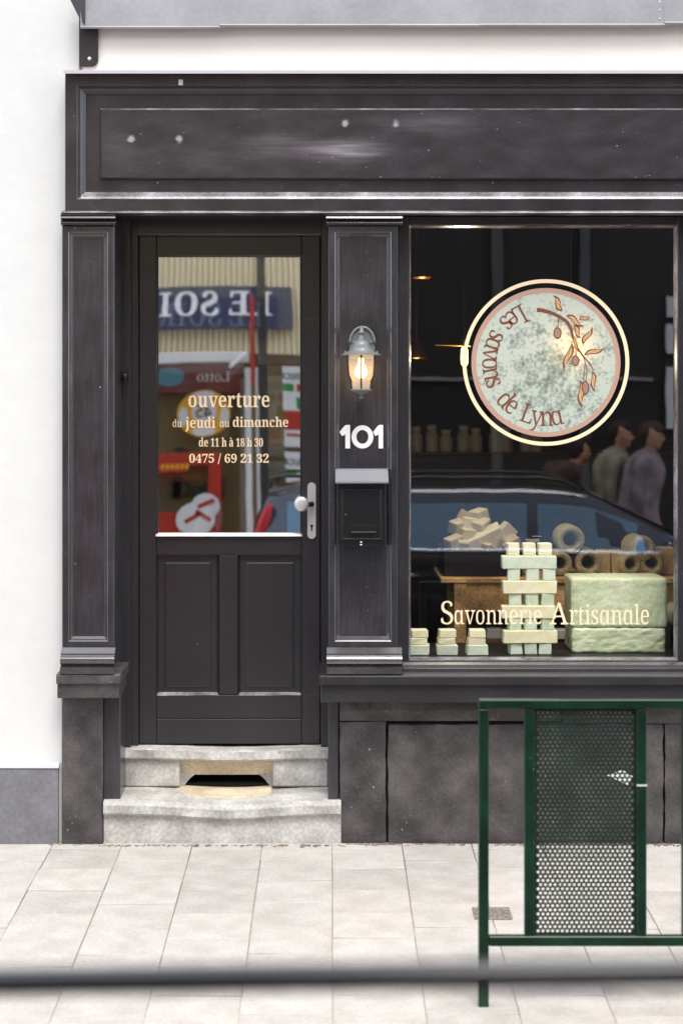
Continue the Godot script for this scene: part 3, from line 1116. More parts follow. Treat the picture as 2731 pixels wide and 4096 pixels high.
	lathe(s, [[0.0, 0.0], [0.018, 0.0], [0.024, 0.005], [0.031, 0.014], [0.033, 0.022], [0.031, 0.03], [0.022, 0.034], [0.0, 0.035]], Vector3.ZERO, 28)
	XF = Transform3D(Basis.IDENTITY, -b.position)
	obj("knob", s, M.alu, d)
	s = begin()
	prism(s, oval(hx, 1.3428, 0.0065, 0.0065, 16), z + 0.009, z + 0.011)
	prism(s, PackedVector2Array([Vector2(hx - 0.003, 1.3196), Vector2(hx + 0.003, 1.3196), Vector2(hx + 0.003, 1.3408), Vector2(hx - 0.003, 1.3408)]), z + 0.009, z + 0.0105)
	obj("keyhole", s, M.dark_metal, d)

func window(b: Node3D) -> void:
	var w := group_node("shop_window", b)
	var z := -0.06
	var xl := 0.3483
	var xr := 1.4875
	var yt := 2.6472
	var yb := 0.7851
	var s := begin()
	box(s, Vector3(0.2848, yb - 0.05, -0.12), Vector3(0.3354, 2.6922, -0.022), 0.003)
	obj("frame_post", s, M.paint_plain, w)
	s = begin()
	box(s, Vector3(1.4896, yb - 0.05, -0.12), Vector3(1.66, 2.6922, -0.022), 0.003)
	obj("frame_post", s, M.paint_plain, w)
	s = begin()
	box(s, Vector3(0.3354, 2.6528, -0.12), Vector3(1.4896, 2.6922, -0.024), 0.003)
	obj("frame_head", s, M.paint_plain, w)
	s = begin()
	box(s, Vector3(0.3354, 0.7454, -0.12), Vector3(1.4896, 0.7792, -0.024), 0.003)
	obj("frame_foot", s, M.paint_plain, w)
	s = begin()
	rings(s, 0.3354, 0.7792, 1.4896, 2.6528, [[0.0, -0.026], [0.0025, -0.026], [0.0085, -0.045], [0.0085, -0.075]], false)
	obj("glazing_bead", s, M.edge_highlight, w)
	s = begin()
	s = begin(true)
	var bow := func(x: float, y: float) -> float: return -0.06 - 0.00012 + 0.00005 * sin(7.0 * x + 2.0 * y) * sin(5.0 * y) + 0.000012 * sin(33.0 * x) * sin(27.0 * y + 4.0 * x)
	sheet(s, xl - 0.01, yb - 0.01, xr + 0.01, yt + 0.01, 50, 70, bow)
	obj("pane", s, M.window_glass, w)
	# painted sign on the glass
	var c := Vector2(0.9277, 2.0626)
	var u := 8.18 / 4345.0
	var lg := w
	s = begin()
	ring(s, c.x, c.y, 182.6 * u, 191.3 * u, z + 0.001, z + 0.002, 96)
	obj("sign_ring", s, M.letter_cream, lg)
	s = begin()
	ring(s, c.x, c.y, 160.0 * u, 171.0 * u, z + 0.001, z + 0.0022, 96)
	obj("sign_ring", s, M.brown_ring, lg)
	s = SurfaceTool.new()
	s.begin(Mesh.PRIMITIVE_TRIANGLES)
	s.set_smooth_group(-1)
	for i in 96:
		var a0 := TAU * i / 96
		var a1 := TAU * (i + 1) / 96
		for p in [Vector2.ZERO, Vector2(cos(a1), sin(a1)), Vector2(cos(a0), sin(a0))]:
			s.set_uv(Vector2(0.5 + 0.5 * p.x, 0.5 - 0.5 * p.y))
			s.add_vertex(XF * Vector3(c.x + p.x * 160.3 * u, c.y + p.y * 160.3 * u, z + 0.0012))
	obj("sign_disc", s, M.disc, lg)
	arc_text(lg, c, u, z + 0.0013)
	branch(lg, c, u, z + 0.0013)
	s = begin()
	fit_text(s, "S", "Droid Serif", 400, 0.4745, 0.9300, 0.5272, 1.0317, z + 0.001, 0.0008)
	fit_text(s, "ɑvonnerie", "Droid Serif", 400, 0.5328, 0.9300, 0.9094, 1.0167, z + 0.001, 0.0008)
	fit_text(s, "A", "Droid Serif", 400, 0.9433, 0.9300, 1.0243, 1.0242, z + 0.001, 0.0008)
	fit_text(s, "rtisɑnɑle", "Droid Serif", 400, 1.0299, 0.9282, 1.3726, 1.0185, z + 0.001, 0.0008)
	obj("lettering", s, M.letter_cream, w)

func arc_text(lg: Node3D, c: Vector2, u: float, z: float) -> void:
	var f := type_font("Droid Serif", 400)
	var s := begin()
	var px := 62.0 * u / 72.0 / 0.01     # letter size against the 72 px type
	var r := 146.0 * u
	for w in [["Les", 113.5, 138.5], ["sɑvons", 148.0, 205.0], ["de", 217.5, 236.5], ["Lynɑ", 245.0, 286.5]]:
		var total := 0.0
		var gs := []
		for ch: String in w[0]:
			gs.append(glyph(f, ch))
			total += gs[-1].adv
		var at := 0.0
		for g in gs:
			var adv: float = g.adv
			var a := deg_to_rad(lerpf(w[1], w[2], (at + adv / 2) / total))
			var place := Transform3D(Basis(Vector3(0, 0, 1), a + PI / 2), Vector3(c.x + r * cos(a), c.y + r * sin(a), z + 0.0003))
			set_glyph(s, g, place * Transform3D(Basis.from_scale(Vector3(px * 0.82, px, 0.05)), Vector3.ZERO))
			at += adv
	obj("sign_lettering", s, M.brown_ink, lg)

func leaf_shape(p: Vector2, q: Vector2, wd: float) -> PackedVector2Array:
	var d := q - p
	var nrm := Vector2(-d.y, d.x).normalized()
	var o := PackedVector2Array()
	for k in 9:
		var t := k / 8.0
		o.append(p + d * t + nrm * (wd * sin(PI * pow(t, 0.8)) * 0.5 + wd * 0.25 * sin(TAU * t)))
	for k in range(7, 0, -1):
		var t := k / 8.0
		o.append(p + d * t - nrm * (wd * sin(PI * pow(t, 0.8)) * 0.5 - wd * 0.25 * sin(TAU * t)))
	return o

func branch(lg: Node3D, c: Vector2, u: float, z: float) -> void:
	var k := u / 3.588
	var at := func(x: float, y: float) -> Vector2: return c + Vector2((x - 787.0) * k, -(y - 722.0) * k)
	var ink := begin()
	var fill := begin()
	var olives := begin()
	for e in [[925, 300, 845, 168, 52], [952, 335, 1102, 425, 50], [1060, 375, 1152, 340, 36], [1015, 415, 1078, 525, 46], [1090, 578, 1168, 425, 46], [1100, 665, 1270, 600, 44], [1000, 560, 935, 795, 50], [1070, 868, 1085, 1100, 56], [1165, 790, 1190, 965, 44], [1000, 500, 1060, 640, 26]]:
		var p: Vector2 = at.call(e[0], e[1])
		var q: Vector2 = at.call(e[2], e[3])
		var wd: float = e[4] * k
		prism(ink, leaf_shape(p, q, wd), z, z + 0.0006)
		fill = begin()
		prism(fill, leaf_shape(p.lerp(q, 0.1), p.lerp(q, 0.86), wd * 0.62), z, z + 0.0009)
		obj("leaf", fill, M.leaf_fill, lg)
		var d := (q - p).normalized() * wd * 0.05
		var nn := Vector2(-d.y, d.x) * 1.1
		prism(ink, PackedVector2Array([p.lerp(q, 0.12) + nn, p.lerp(q, 0.8), p.lerp(q, 0.12) - nn]), z, z + 0.0011)
	for e in [[882, 480, 34, 48], [1030, 708, 32, 46], [1112, 930, 30, 58]]:
		var p: Vector2 = at.call(e[0], e[1])
		prism(ink, oval(p.x, p.y, e[2] * k, e[3] * k, 24), z, z + 0.0012)
		olives = begin()
		prism(olives, oval(p.x, p.y, (e[2] - 9) * k, (e[3] - 10) * k, 24), z, z + 0.0015)
		obj("olive", olives, M.olive_fill, lg)
	for st in [[[712, 290, 17], [745, 290, 17], [830, 312, 14], [900, 345, 13], [960, 385, 13], [990, 440, 12], [1010, 520, 10], [1045, 600, 8], [1090, 665, 6], [1150, 735, 4], [1180, 790, 3]], [[1095, 670, 4], [1110, 720, 3], [1095, 870, 3]], [[1110, 720, 3], [1125, 790, 3], [1115, 880, 3]], [[890, 350, 3], [885, 435, 3]], [[1030, 590, 3], [1036, 665, 3]]]:
		for i in st.size() - 1:
			var p: Vector2 = at.call(st[i][0], st[i][1])
			var q: Vector2 = at.call(st[i + 1][0], st[i + 1][1])
			var nn := (q - p).orthogonal().normalized()
			prism(ink, PackedVector2Array([p + nn * st[i][2] * k, q + nn * st[i + 1][2] * k, q - nn * st[i + 1][2] * k, p - nn * st[i][2] * k]), z, z + 0.0007 + 0.00001 * i)
	obj("branch", ink, M.brown_ink, lg)

# ---------------------------------------------------------------- steps
func steps() -> void:
	var st := group_node("door_steps", null, Vector3(-0.4673, 0, 0))
	XF = Transform3D(Basis.IDENTITY, -st.position)
	tag(st, "two worn pale stone doorsteps with a boot scraper niche", "steps")
	var dip := func(p: Vector3) -> Vector3:
		var d := exp(-pow((p.x + 0.43) / 0.24, 2.0))
		var amt := 0.02 if p.y < 0.25 else 0.01
		if p.y < 0.12 or (p.y > 0.21 and p.y < 0.315):
			amt = 0.0
		return Vector3(0, -amt * d + 0.0007 * sin(p.x * 61.0) * sin(p.x * 13.0), 0.003 * sin(p.x * 29.0 + p.y * 50.0))
	var s := begin()
	sweep_x(s, [Vector2(-0.34, 0.2), Vector2(-0.2, 0.197), Vector2(0.02, 0.186), Vector2(0.036, 0.178), Vector2(0.042, 0.168), Vector2(0.042, 0.134), Vector2(0.036, 0.126), Vector2(0.018, 0.122), Vector2(0.015, -0.03), Vector2(-0.34, -0.03)], -0.9720, 0.0428, 48, dip)
	obj("lower_step", s, M.step, st)
	# chipped end of the lower nosing
	s = begin()
	sweep_x(s, [Vector2(-0.2, 0.36), Vector2(-0.2, 0.378), Vector2(-0.36, 0.384), Vector2(-0.36, 0.2)].slice(0, 0) + [Vector2(-0.36, 0.372), Vector2(-0.2, 0.37), Vector2(-0.188, 0.364), Vector2(-0.186, 0.33), Vector2(-0.192, 0.322), Vector2(-0.36, 0.322)], -0.9212, -0.0115, 40, dip)
	obj("upper_nosing", s, M.step, st)
	for q in [[-0.9212, -0.6645], [-0.2547, -0.0115]]:
		s = begin()
		box(s, Vector3(q[0], 0.198, -0.36), Vector3(q[1], 0.323, -0.206), 0.006)
		obj("riser", s, M.step, st)
	s = begin()
	sweep_x(s, [Vector2(-0.212, 0.322), Vector2(-0.214, 0.306), Vector2(-0.225, 0.3), Vector2(-0.25, 0.243), Vector2(-0.3, 0.238), Vector2(-0.3, 0.322)], -0.6664, -0.2528)
	obj("niche_hood", s, M.sandy, st)
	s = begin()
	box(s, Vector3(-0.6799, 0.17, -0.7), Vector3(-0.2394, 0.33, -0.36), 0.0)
	obj("niche_back", s, M.near_black, st)  # blackened so the hole reads as deep shade
	for q in [[-0.6664, 1.0], [-0.2528, -1.0]]:
		s = begin()
		var ck := PackedVector2Array()
		for e in [[0.0, 0.19], [0.0, 0.256], [0.085, 0.252], [0.062, 0.242], [0.042, 0.226], [0.026, 0.206], [0.016, 0.19]]:
			ck.append(Vector2(q[0] + q[1] * e[0], e[1]))
		prism(s, ck, -0.31, -0.247)
		obj("niche_cheek", s, M.step, st)
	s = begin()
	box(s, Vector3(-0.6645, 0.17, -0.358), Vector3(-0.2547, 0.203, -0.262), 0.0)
	obj("niche_shade", s, M.near_black, st)  # dark sheet over the step, painting the shade inside the slot
	s = begin()
	var off := func(p: Vector3) -> Vector3: return Vector3(0, -0.012 * exp(-pow((p.x + 0.43) / 0.24, 2.0)), -0.03 * pow(absf(p.x + 0.467) / 0.205, 6.0)) * (1.0 if p.x < 10.0 else 0.0)
	sweep_x(s, [Vector2(-0.25, 0.2), Vector2(-0.2, 0.199), Vector2(-0.1, 0.188), Vector2(-0.075, 0.178), Vector2(-0.065, 0.13), Vector2(-0.25, 0.13)], -0.6774, -0.2611, 20, off)
	obj("scraper_ledge", s, M.sandy, st)
	XF = Transform3D.IDENTITY

# ---------------------------------------------------------------- shop interior
func room() -> void:
	for q in [["shop_floor", Vector3(-1.4, 0.2, -6.2), Vector3(4.8, 0.36, -0.36), M.room_floor, "dark wooden floor inside the shop", "floor"], ["shop_ceiling", Vector3(-1.4, 3.3, -6.2), Vector3(4.8, 3.42, -0.36), M.room, "dark ceiling inside the shop", "ceiling"], ["shop_back_wall", Vector3(-1.4, 0.36, -6.2), Vector3(4.8, 3.3, -6.0), M.room, "dark back wall of the shop behind the counter", "wall"], ["shop_side_wall", Vector3(-1.4, 0.36, -6.0), Vector3(-1.24, 3.3, -0.36), M.room, "dark side wall inside the shop behind the door", "wall"], ["shop_side_wall", Vector3(4.6, 0.36, -6.0), Vector3(4.8, 3.3, -0.36), M.room, "dark side wall at the far end of the shop", "wall"]]:
		var s := begin()
		box(s, q[1], q[2], 0.0)
		structure(obj(q[0], s, q[3]), q[4], q[5])
	var s2 := begin()
	box(s2, Vector3(0.33, 0.7851 - 0.05, -0.62), Vector3(1.66, 0.7851 - 0.004, -0.125), 0.004)
	tag(obj("display_board", s2, M.tray), "black display board along the foot of the shop window", "shelf")

# ---------------------------------------------------------------- lantern
func lantern() -> void:
	var at := Vector3(0.1266, 2.0166, 0.15)
	var l := group_node("wall_lantern", null, at)
	tag(l, "grey hexagonal wall lantern with a lit warm bulb on the pilaster", "lamp")
	var u := 7.971 / 4345.0
	var s := begin()
	# back plate, an arch with a raised rim
	var pl := PackedVector2Array()
	for k in 17:
		var t := PI * k / 16.0
		pl.append(Vector2(0.006 + 0.055 * cos(t), 0.125 + 0.07 * sin(t)))
	pl.append(Vector2(-0.045, 0.06))
	pl.append(Vector2(0.057, 0.06))
	prism(s, pl, 0.0505 - 0.15, 0.062 - 0.15)
	obj("back_plate", s, M.lantern_metal, l)
	s = begin(true)
	var arc := []
	for k in 19:
		var t := PI * k / 18.0
		arc.append(Vector3(0.006 + 0.052 * cos(t), 0.125 + 0.068 * sin(t), -0.086))
	tube(s, arc, 0.006, 8)
	obj("plate_rim", s, M.lantern_metal, l)
	s = begin(true)
	var hook := []
	for k in 13:
		var t := PI * (k / 12.0)
		hook.append(Vector3(0.002, 0.155 + 0.035 * sin(t), -0.09 + 0.045 * (1 - cos(t))))
	tube(s, hook, 0.0085, 10)
	obj("hook_arm", s, M.lantern_metal, l)
	s = begin()
	for q in [Vector3(-0.03, 0.128, -0.085), Vector3(0.042, 0.128, -0.085), Vector3(-0.066, 0.083, 0.0), Vector3(0.066, 0.083, 0.0)]:
		s = begin()
		ball(s, q, Vector3(0.006, 0.006, 0.006), 8)
		obj("rivet", s, M.lantern_metal, l)
	# bell roof
	s = begin()
	lathe(s, [[0.0, 0.174], [0.01, 0.173], [0.0125, 0.167], [0.006, 0.164], [0.006, 0.158], [0.009, 0.152], [0.0135, 0.136], [0.022, 0.133], [0.03, 0.127], [0.0365, 0.116], [0.0385, 0.108], [0.044, 0.106], [0.046, 0.1], [0.052, 0.09], [0.062, 0.082], [0.085, 0.0755], [0.085, 0.0725], [0.0, 0.073]], Vector3.ZERO, 28)
	obj("roof", s, M.lantern_metal, l)
	# cage
	var prof := [[0.066, 0.072], [0.064, 0.03], [0.06, -0.012], [0.05, -0.034], [0.046, -0.072]]
	for k in 6:
		var a := PI / 6 + TAU * k / 6.0
		var path := []
		for p in prof:
			path.append(Vector3(cos(a) * p[0], p[1], sin(a) * p[0]))
		s = begin()
		tube(s, path, 0.0034, 6)
		obj("cage_bar", s, M.dark_metal, l)
		s = begin()
		var b2 := a + TAU / 6.0
		for i in prof.size() - 1:
			var r0: float = prof[i][0] - 0.002
			var r1: float = prof[i + 1][0] - 0.002
			quad(s, Vector3(cos(a) * r0, prof[i][1], sin(a) * r0), Vector3(cos(b2) * r0, prof[i][1], sin(b2) * r0), Vector3(cos(b2) * r1, prof[i + 1][1], sin(b2) * r1), Vector3(cos(a) * r1, prof[i + 1][1], sin(a) * r1), Vector3(cos(a + PI / 6), 0, sin(a + PI / 6)))
		obj("pane", s, M.lantern_glass, l)
	s = begin()
	lathe(s, [[0.0, -0.07], [0.05, -0.0705], [0.05, -0.076], [0.034, -0.084], [0.014, -0.091], [0.006, -0.094]], Vector3.ZERO, 6, PI / 6)
	lathe(s, [[0.006, -0.094], [0.004, -0.1], [0.009, -0.104], [0.01, -0.108], [0.004, -0.112], [0.0, -0.113]], Vector3.ZERO, 12)
	obj("foot_cup", s, M.lantern_metal, l)
	s = begin(true)
	lathe(s, [[0.0, -0.026], [0.012, -0.024], [0.022, -0.014], [0.026, 0.0], [0.023, 0.015], [0.014, 0.033], [0.011, 0.045], [0.011, 0.06], [0.0, 0.0605]], Vector3.ZERO, 20)
	obj("bulb", s, M.bulb, l)
	var o := OmniLight3D.new()
	o.name = "lantern_light"
	o.light_color = Color(1.0, 0.78, 0.52)
	o.light_energy = 0.0045
	o.light_size = 0.02
	o.omni_range = 8.0
	o.omni_attenuation = 2.0
	o.shadow_enabled = true
	add_child(o)
	o.position = at

# ---------------------------------------------------------------- letterbox
func letterbox() -> void:
	var l := group_node("letterbox", null, Vector3(0.1292, 1.2790, 0.05))
	XF = Transform3D(Basis.IDENTITY, -l.position)
	tag(l, "black metal letterbox with sloping lid below the house number", "letterbox")
	var s := begin()
	rings(s, 0.0257, 1.2820, 0.2314, 1.5704, [[0.0, 0.051], [0.0, 0.139], [0.003, 0.142], [0.012, 0.142]])
	obj("body", s, M.black_metal, l)
	s = begin()
	prism(s, PackedVector2Array([Vector2(0.05, 1.6022), Vector2(0.172, 1.5551), Vector2(0.172, 1.5487), Vector2(0.05, 1.5892)]), 0.0, 0.001) if false else sweep_x(s, [Vector2(0.051, 1.6078), Vector2(0.075, 1.6029), Vector2(0.176, 1.5569), Vector2(0.176, 1.5496), Vector2(0.051, 1.5706)], 0.0183, 0.2415)
	obj("lid", s, M.lid if M.has("lid") else M.zinc, l)
	s = begin()
	rings(s, 0.0422, 1.3081, 0.2148, 1.5284, [[0.0, 0.1425], [0.0, 0.146], [0.002, 0.148], [0.006, 0.148], [0.009, 0.145], [0.011, 0.145]])
	obj("hatch", s, M.black_metal, l)
	s = begin()
	box(s, Vector3(0.0881, 1.3415, 0.146), Vector3(0.1871, 1.3727, 0.148), 0.001)
	sweep_x(s, [Vector2(0.146, 1.3470), Vector2(0.154, 1.3415), Vector2(0.154, 1.3378), Vector2(0.146, 1.3378)], 0.0862, 0.1890)
	obj("name_holder", s, M.black_metal, l)
	s = begin()
	ball(s, Vector3(0.0624, 1.4149, 0.147), Vector3(0.006, 0.006, 0.005), 10)
	obj("lock", s, M.dark_metal, l)
	for y in [1.3004, 1.2894]:
		s = begin()
		ball(s, Vector3(0.1267, y, 0.142), Vector3(0.006, 0.003, 0.003), 8)
		obj("rivet", s, M.screw, l)
	XF = Transform3D.IDENTITY

# ---------------------------------------------------------------- street barrier
func barrier() -> void:
	var zb := 1.985
	var o := group_node("street_barrier", null, Vector3(1.2, -0.07, zb))
	XF = Transform3D(Basis.IDENTITY, -o.position)
	tag(o, "green painted steel pedestrian barrier with a perforated centre panel", "barrier")
	var top := 0.9258
	var x0 := 0.4773
	var w := 0.0325
	var span := 1.32
	var s := begin()
	for x in [x0, x0 + span]:
		s = begin()
		box(s, Vector3(x, -0.12, zb - w / 2), Vector3(x + w, top - 0.0315, zb + w / 2), 0.003)
		obj("post", s, M.green, o)
	s = begin()
	box(s, Vector3(x0 - 0.001, top - 0.031, zb - w / 2 - 0.0005), Vector3(x0 + span + w + 0.001, top, zb + w / 2 + 0.0005), 0.004)
	obj("top_rail", s, M.green, o)
	s = begin()
	box(s, Vector3(x0 + w + 0.0005, 0.1265, zb - w / 2 + 0.001), Vector3(x0 + span - 0.0005, 0.1589, zb + w / 2 - 0.001), 0.003)
	obj("bottom_rail", s, M.green, o)
	var bars := [0.6256, 0.9885, 1.1354, 1.2837, 1.6466]
	for x in bars:
		s = begin()
		box(s, Vector3(x, 0.1589 + 0.0005, zb - w / 2 + 0.002), Vector3(x + 0.0315, top - 0.0315, zb + w / 2 - 0.002), 0.003)
		obj("upright", s, M.green, o)
	for k in 1:
		s = begin()
		perforated(s, bars[0] + 0.0315, bars[1], 0.1604, top - 0.032, zb, 0.0016)
		obj("perforated_panel", s, M.green_panel, o)
	s = begin()
	perforated(s, bars[3] + 0.0315, bars[4], 0.1604, top - 0.032, zb, 0.0016)
	obj("perforated_panel", s, M.green_panel, o)
	s = begin()
	for x in [bars[0] + 0.0315, bars[1]]:
		for k in 8:
			s = begin()
			ball(s, Vector3(x, 0.2 + 0.085 * k, zb + 0.003), Vector3(0.005, 0.007, 0.004), 6)
			obj("weld_spot", s, M.green, o)
	s = begin()
	box(s, Vector3(bars[1] - 0.001, 0.6447, zb + w / 2 - 0.003), Vector3(bars[1] + 0.033, 0.6504, zb + w / 2 - 0.001), 0.0005)
	obj("cable_tie", s, M.off_white, o)
	XF = Transform3D.IDENTITY

func perforated(s: SurfaceTool, x0: float, x1: float, y0: float, y1: float, z: float, t: float) -> void:
	# sheet with round holes in staggered rows
	var cols := 20
	var m := 0.006
	var pw := (x1 - x0 - 2 * m) / (cols + 0.5)
	var ph := pw * 0.866
	var rows := int((y1 - y0 - 2 * m) / ph)
	ph = (y1 - y0 - 2 * m) / rows
	var r := pw * 0.335
	var n := 10
	for sd in [1.0, -1.0]:
		var zz: float = z + sd * t / 2
		var o := Vector3(0, 0, sd)
		for j in rows:
			var sh: float = pw * 0.5 if j % 2 else 0.0
			var ya := y0 + m + j * ph
			for i in cols:
				var xa := x0 + m + sh + i * pw
				var c := Vector3(xa + pw / 2, ya + ph / 2, zz)
				for q in n:
					var a0 := TAU * (q + 0.5) / n
					var a1 := TAU * (q + 1.5) / n
					var e := []
					for a in [a0, a1]:
						var d := Vector2(cos(a), sin(a))
						var k := minf(pw / 2 / maxf(absf(d.x), 1e-4), ph / 2 / maxf(absf(d.y), 1e-4))
						e.append(Vector3(d.x * k, d.y * k, 0))
					var h0 := Vector3(cos(a0), sin(a0), 0) * r
					var h1 := Vector3(cos(a1), sin(a1), 0) * r
					quad(s, c + h0, c + h1, c + e[1], c + e[0], o)
					if absf(e[0].x) > pw / 2 - 1e-5 != (absf(e[1].x) > pw / 2 - 1e-5):
						tri(s, c + e[0], c + e[1], c + Vector3(signf(e[0].x + e[1].x) * pw / 2, signf(e[0].y + e[1].y) * ph / 2, 0), o)
					if sd > 0:
						quad(s, c + h0, c + h1, c + h1 - Vector3(0, 0, t), c + h0 - Vector3(0, 0, t), -h0)
			quad(s, Vector3(x0, ya, zz), Vector3(x0 + m + sh, ya, zz), Vector3(x0 + m + sh, ya + ph, zz), Vector3(x0, ya + ph, zz), o)
			quad(s, Vector3(x0 + m + sh + cols * pw, ya, zz), Vector3(x1, ya, zz), Vector3(x1, ya + ph, zz), Vector3(x0 + m + sh + cols * pw, ya + ph, zz), o)
		quad(s, Vector3(x0, y0, zz), Vector3(x1, y0, zz), Vector3(x1, y0 + m, zz), Vector3(x0, y0 + m, zz), o)
		quad(s, Vector3(x0, y1 - m, zz), Vector3(x1, y1 - m, zz), Vector3(x1, y1, zz), Vector3(x0, y1, zz), o)

func drain() -> void:
	var z0 := 0.9354
	var z1 := 1.0755
	var x0 := 0.5342
	var x1 := 0.6752
	var d := group_node("valve_cover", null, Vector3((x0 + x1) / 2, -0.035 * (z0 + z1) / 2, (z0 + z1) / 2))
	d.rotation.x = 0.035
	tag(d, "small rectangular iron valve cover set into the pavement", "cover")
	var hx := (x1 - x0) / 2
	var hz := (z1 - z0) / 2
	var s := begin()
	for q in [[-hx, -hz, hx, -hz + 0.014], [-hx, hz - 0.014, hx, hz], [-hx, -hz + 0.0142, -hx + 0.02, hz - 0.0142], [hx - 0.02, -hz + 0.0142, hx, hz - 0.0142]]:
		box(s, Vector3(q[0], -0.01, q[1]), Vector3(q[2], 0.005, q[3]), 0.002)
	var iron := tmat(mottle(128, Color(0.3, 0.28, 0.26), Color(0.62, 0.59, 0.55), 0.06, 111, 0.5), 6.0, 0.6)
	obj("rim", s, iron, d)
	s = begin()
	box(s, Vector3(-hx + 0.022, -0.01, -hz + 0.016), Vector3(hx - 0.022, 0.0035, hz - 0.016), 0.002)
	for k in 4:
		box(s, Vector3(-hx + 0.035 + k * 0.026, 0.0025, -hz + 0.026), Vector3(-hx + 0.045 + k * 0.026, 0.0065, hz - 0.026), 0.001)
	obj("lid", s, iron, d)

# ---------------------------------------------------------------- soaps in the window
func soap_block(w: float, h: float, dp: float, m: Material, seed_: int) -> MeshInstance3D:
	# hand cut: faces and edges slightly out of true
	var r := RandomNumberGenerator.new()
	r.seed = seed_
	var s := begin()
	var b := 0.0035
	var base := begin()
	box(base, Vector3(-w / 2, 0, -dp / 2), Vector3(w / 2, h, dp / 2), b)
	var ar := base.commit_to_arrays()
	var v: PackedVector3Array = ar[Mesh.ARRAY_VERTEX]
	var j := []
	for k in 8:
		j.append(Vector3(r.randf_range(-1, 1), 0, r.randf_range(-1, 1)) * 0.0022)
	for k in range(0, v.size(), 3):
		var p := []
		for q in 3:
			var x := v[k + q]
			var id := (1 if x.x > 0 else 0) + (2 if x.y > h / 2 else 0) + (4 if x.z > 0 else 0)
			p.append(x + j[id])
		tri(s, p[0], p[1], p[2], (p[0] + p[1] + p[2]) / 3.0 - Vector3(0, h / 2, 0) + (p[0] - p[2]).cross(p[0] - p[1]).normalized() * 0.5)
	s.generate_normals()
	var o := MeshInstance3D.new()
	o.mesh = s.commit()
	o.material_override = m
	return o

func place_soap(o: MeshInstance3D, called: String, at: Vector3, turn: Vector3, label: String, group := "") -> void:
	put(called, o)
	o.position = at
	o.rotation = turn
	tag(o, label, "soap", group)

func soaps() -> void:
	var floor_y := 0.7851 - 0.004
	var z := -0.22
	var u := 8.341 / 4345.0
	var names := ["bottom", "second", "third", "fourth", "top"]
	# tower: rows of three cubes with a long bar laid over each of the lower four
	var top_px := [1483.0, 1425.0, 1368.0, 1310.0, 1250.0]
	var tones := [[1, 1, 1], [2, 1, 2], [1, 2, 2], [1, 1, 1], [0, 0, 0]]
	var xs := [[1182.0, 1217.0, 1251.0], [1180.0, 1216.0, 1255.0], [1182.0, 1218.0, 1254.0], [1178.0, 1221.0, 1258.0], [1177.0, 1214.0, 1249.0]]
	var y := floor_y
	var sides := ["left", "middle", "right"]
	var row_top := 0.0
	for k in 5:
		var hh: float = 0.052 if k < 4 else 0.056
		if k == 0:
			hh = 0.05
		for i in 3:
			var o := soap_block(0.054, hh, 0.058, M.soap[tones[k][i]], 300 + k * 3 + i)
			place_soap(o, "soap_cube", Vector3((xs[k][i] - 760.0) * u, y, z), Vector3(0, rng.randf_range(-0.12, 0.12), 0), "%s soap cube, %s of three in the %s row of the soap tower" % [["pale yellow", "pale green", "mid green"][tones[k][i]], sides[i], names[k]], "soap cubes of the tower")
		y += hh
		if k < 4:
			var o := soap_block(0.238, 0.057, 0.068, M.soap[1 if k == 3 else 0], 340 + k)
			place_soap(o, "soap_bar", Vector3((1213.0 + [2.0, -1.0, 1.0, 0.0][k] - 760.0) * u, y, z), Vector3(0, [0.03, -0.03, 0.02, 0.0][k], 0), "long %s soap bar lying across the %s row of the soap tower" % ["pale green" if k == 3 else "pale yellow", names[k]], "soap bars of the tower")
			y += 0.057
	# three small stacks
	for k in 3:
		var cx: float = [0.0, 0.5075, 0.6396][k]
		if k == 0:
			cx = 0.3849
		var which: String = ["beside the window post", "middle of the three small stacks", "nearest the soap tower"][k]
		var lo := soap_block(0.092, 0.046, 0.075, M.soap[1], 360 + k)
		place_soap(lo, "soap_slab", Vector3(cx, floor_y, -0.2), Vector3(0, 0.05 * (k - 1), 0), "pale green soap slab under a small stack, %s" % which, "soap slabs of the small stacks")
		var yy := floor_y + 0.046
		for q in 2:
			var hh := 0.03 if q == 0 else 0.036
			var o := soap_block(0.076 - 0.003 * q, hh, 0.066, M.soap[0], 370 + k * 3 + q)
			place_soap(o, "soap_tablet", Vector3(cx - 0.003 + 0.004 * q, yy, -0.2), Vector3(0, rng.randf_range(-0.08, 0.08), 0), "pale yellow soap tablet, %s on a small stack, %s" % ["lower" if q == 0 else "upper", which], "soap tablets of the small stacks")
			yy += hh
	# two huge blocks
	for q in [[1.0640, 1.4788, floor_y, 0.8925, "rough yellowish green giant soap block, under the other one", 0.85], [1.0601, 1.4865, 0.8945, 1.1135, "smooth pale green giant soap block on top of another", 0.25]]:
		var s := begin(true)
		giant(s, q[0], q[1], q[2], q[3], -0.5, -0.245, q[5])
		var o := obj("giant_soap", s, M.big_soap)
		tag(o, q[4], "soap", "giant soap blocks")

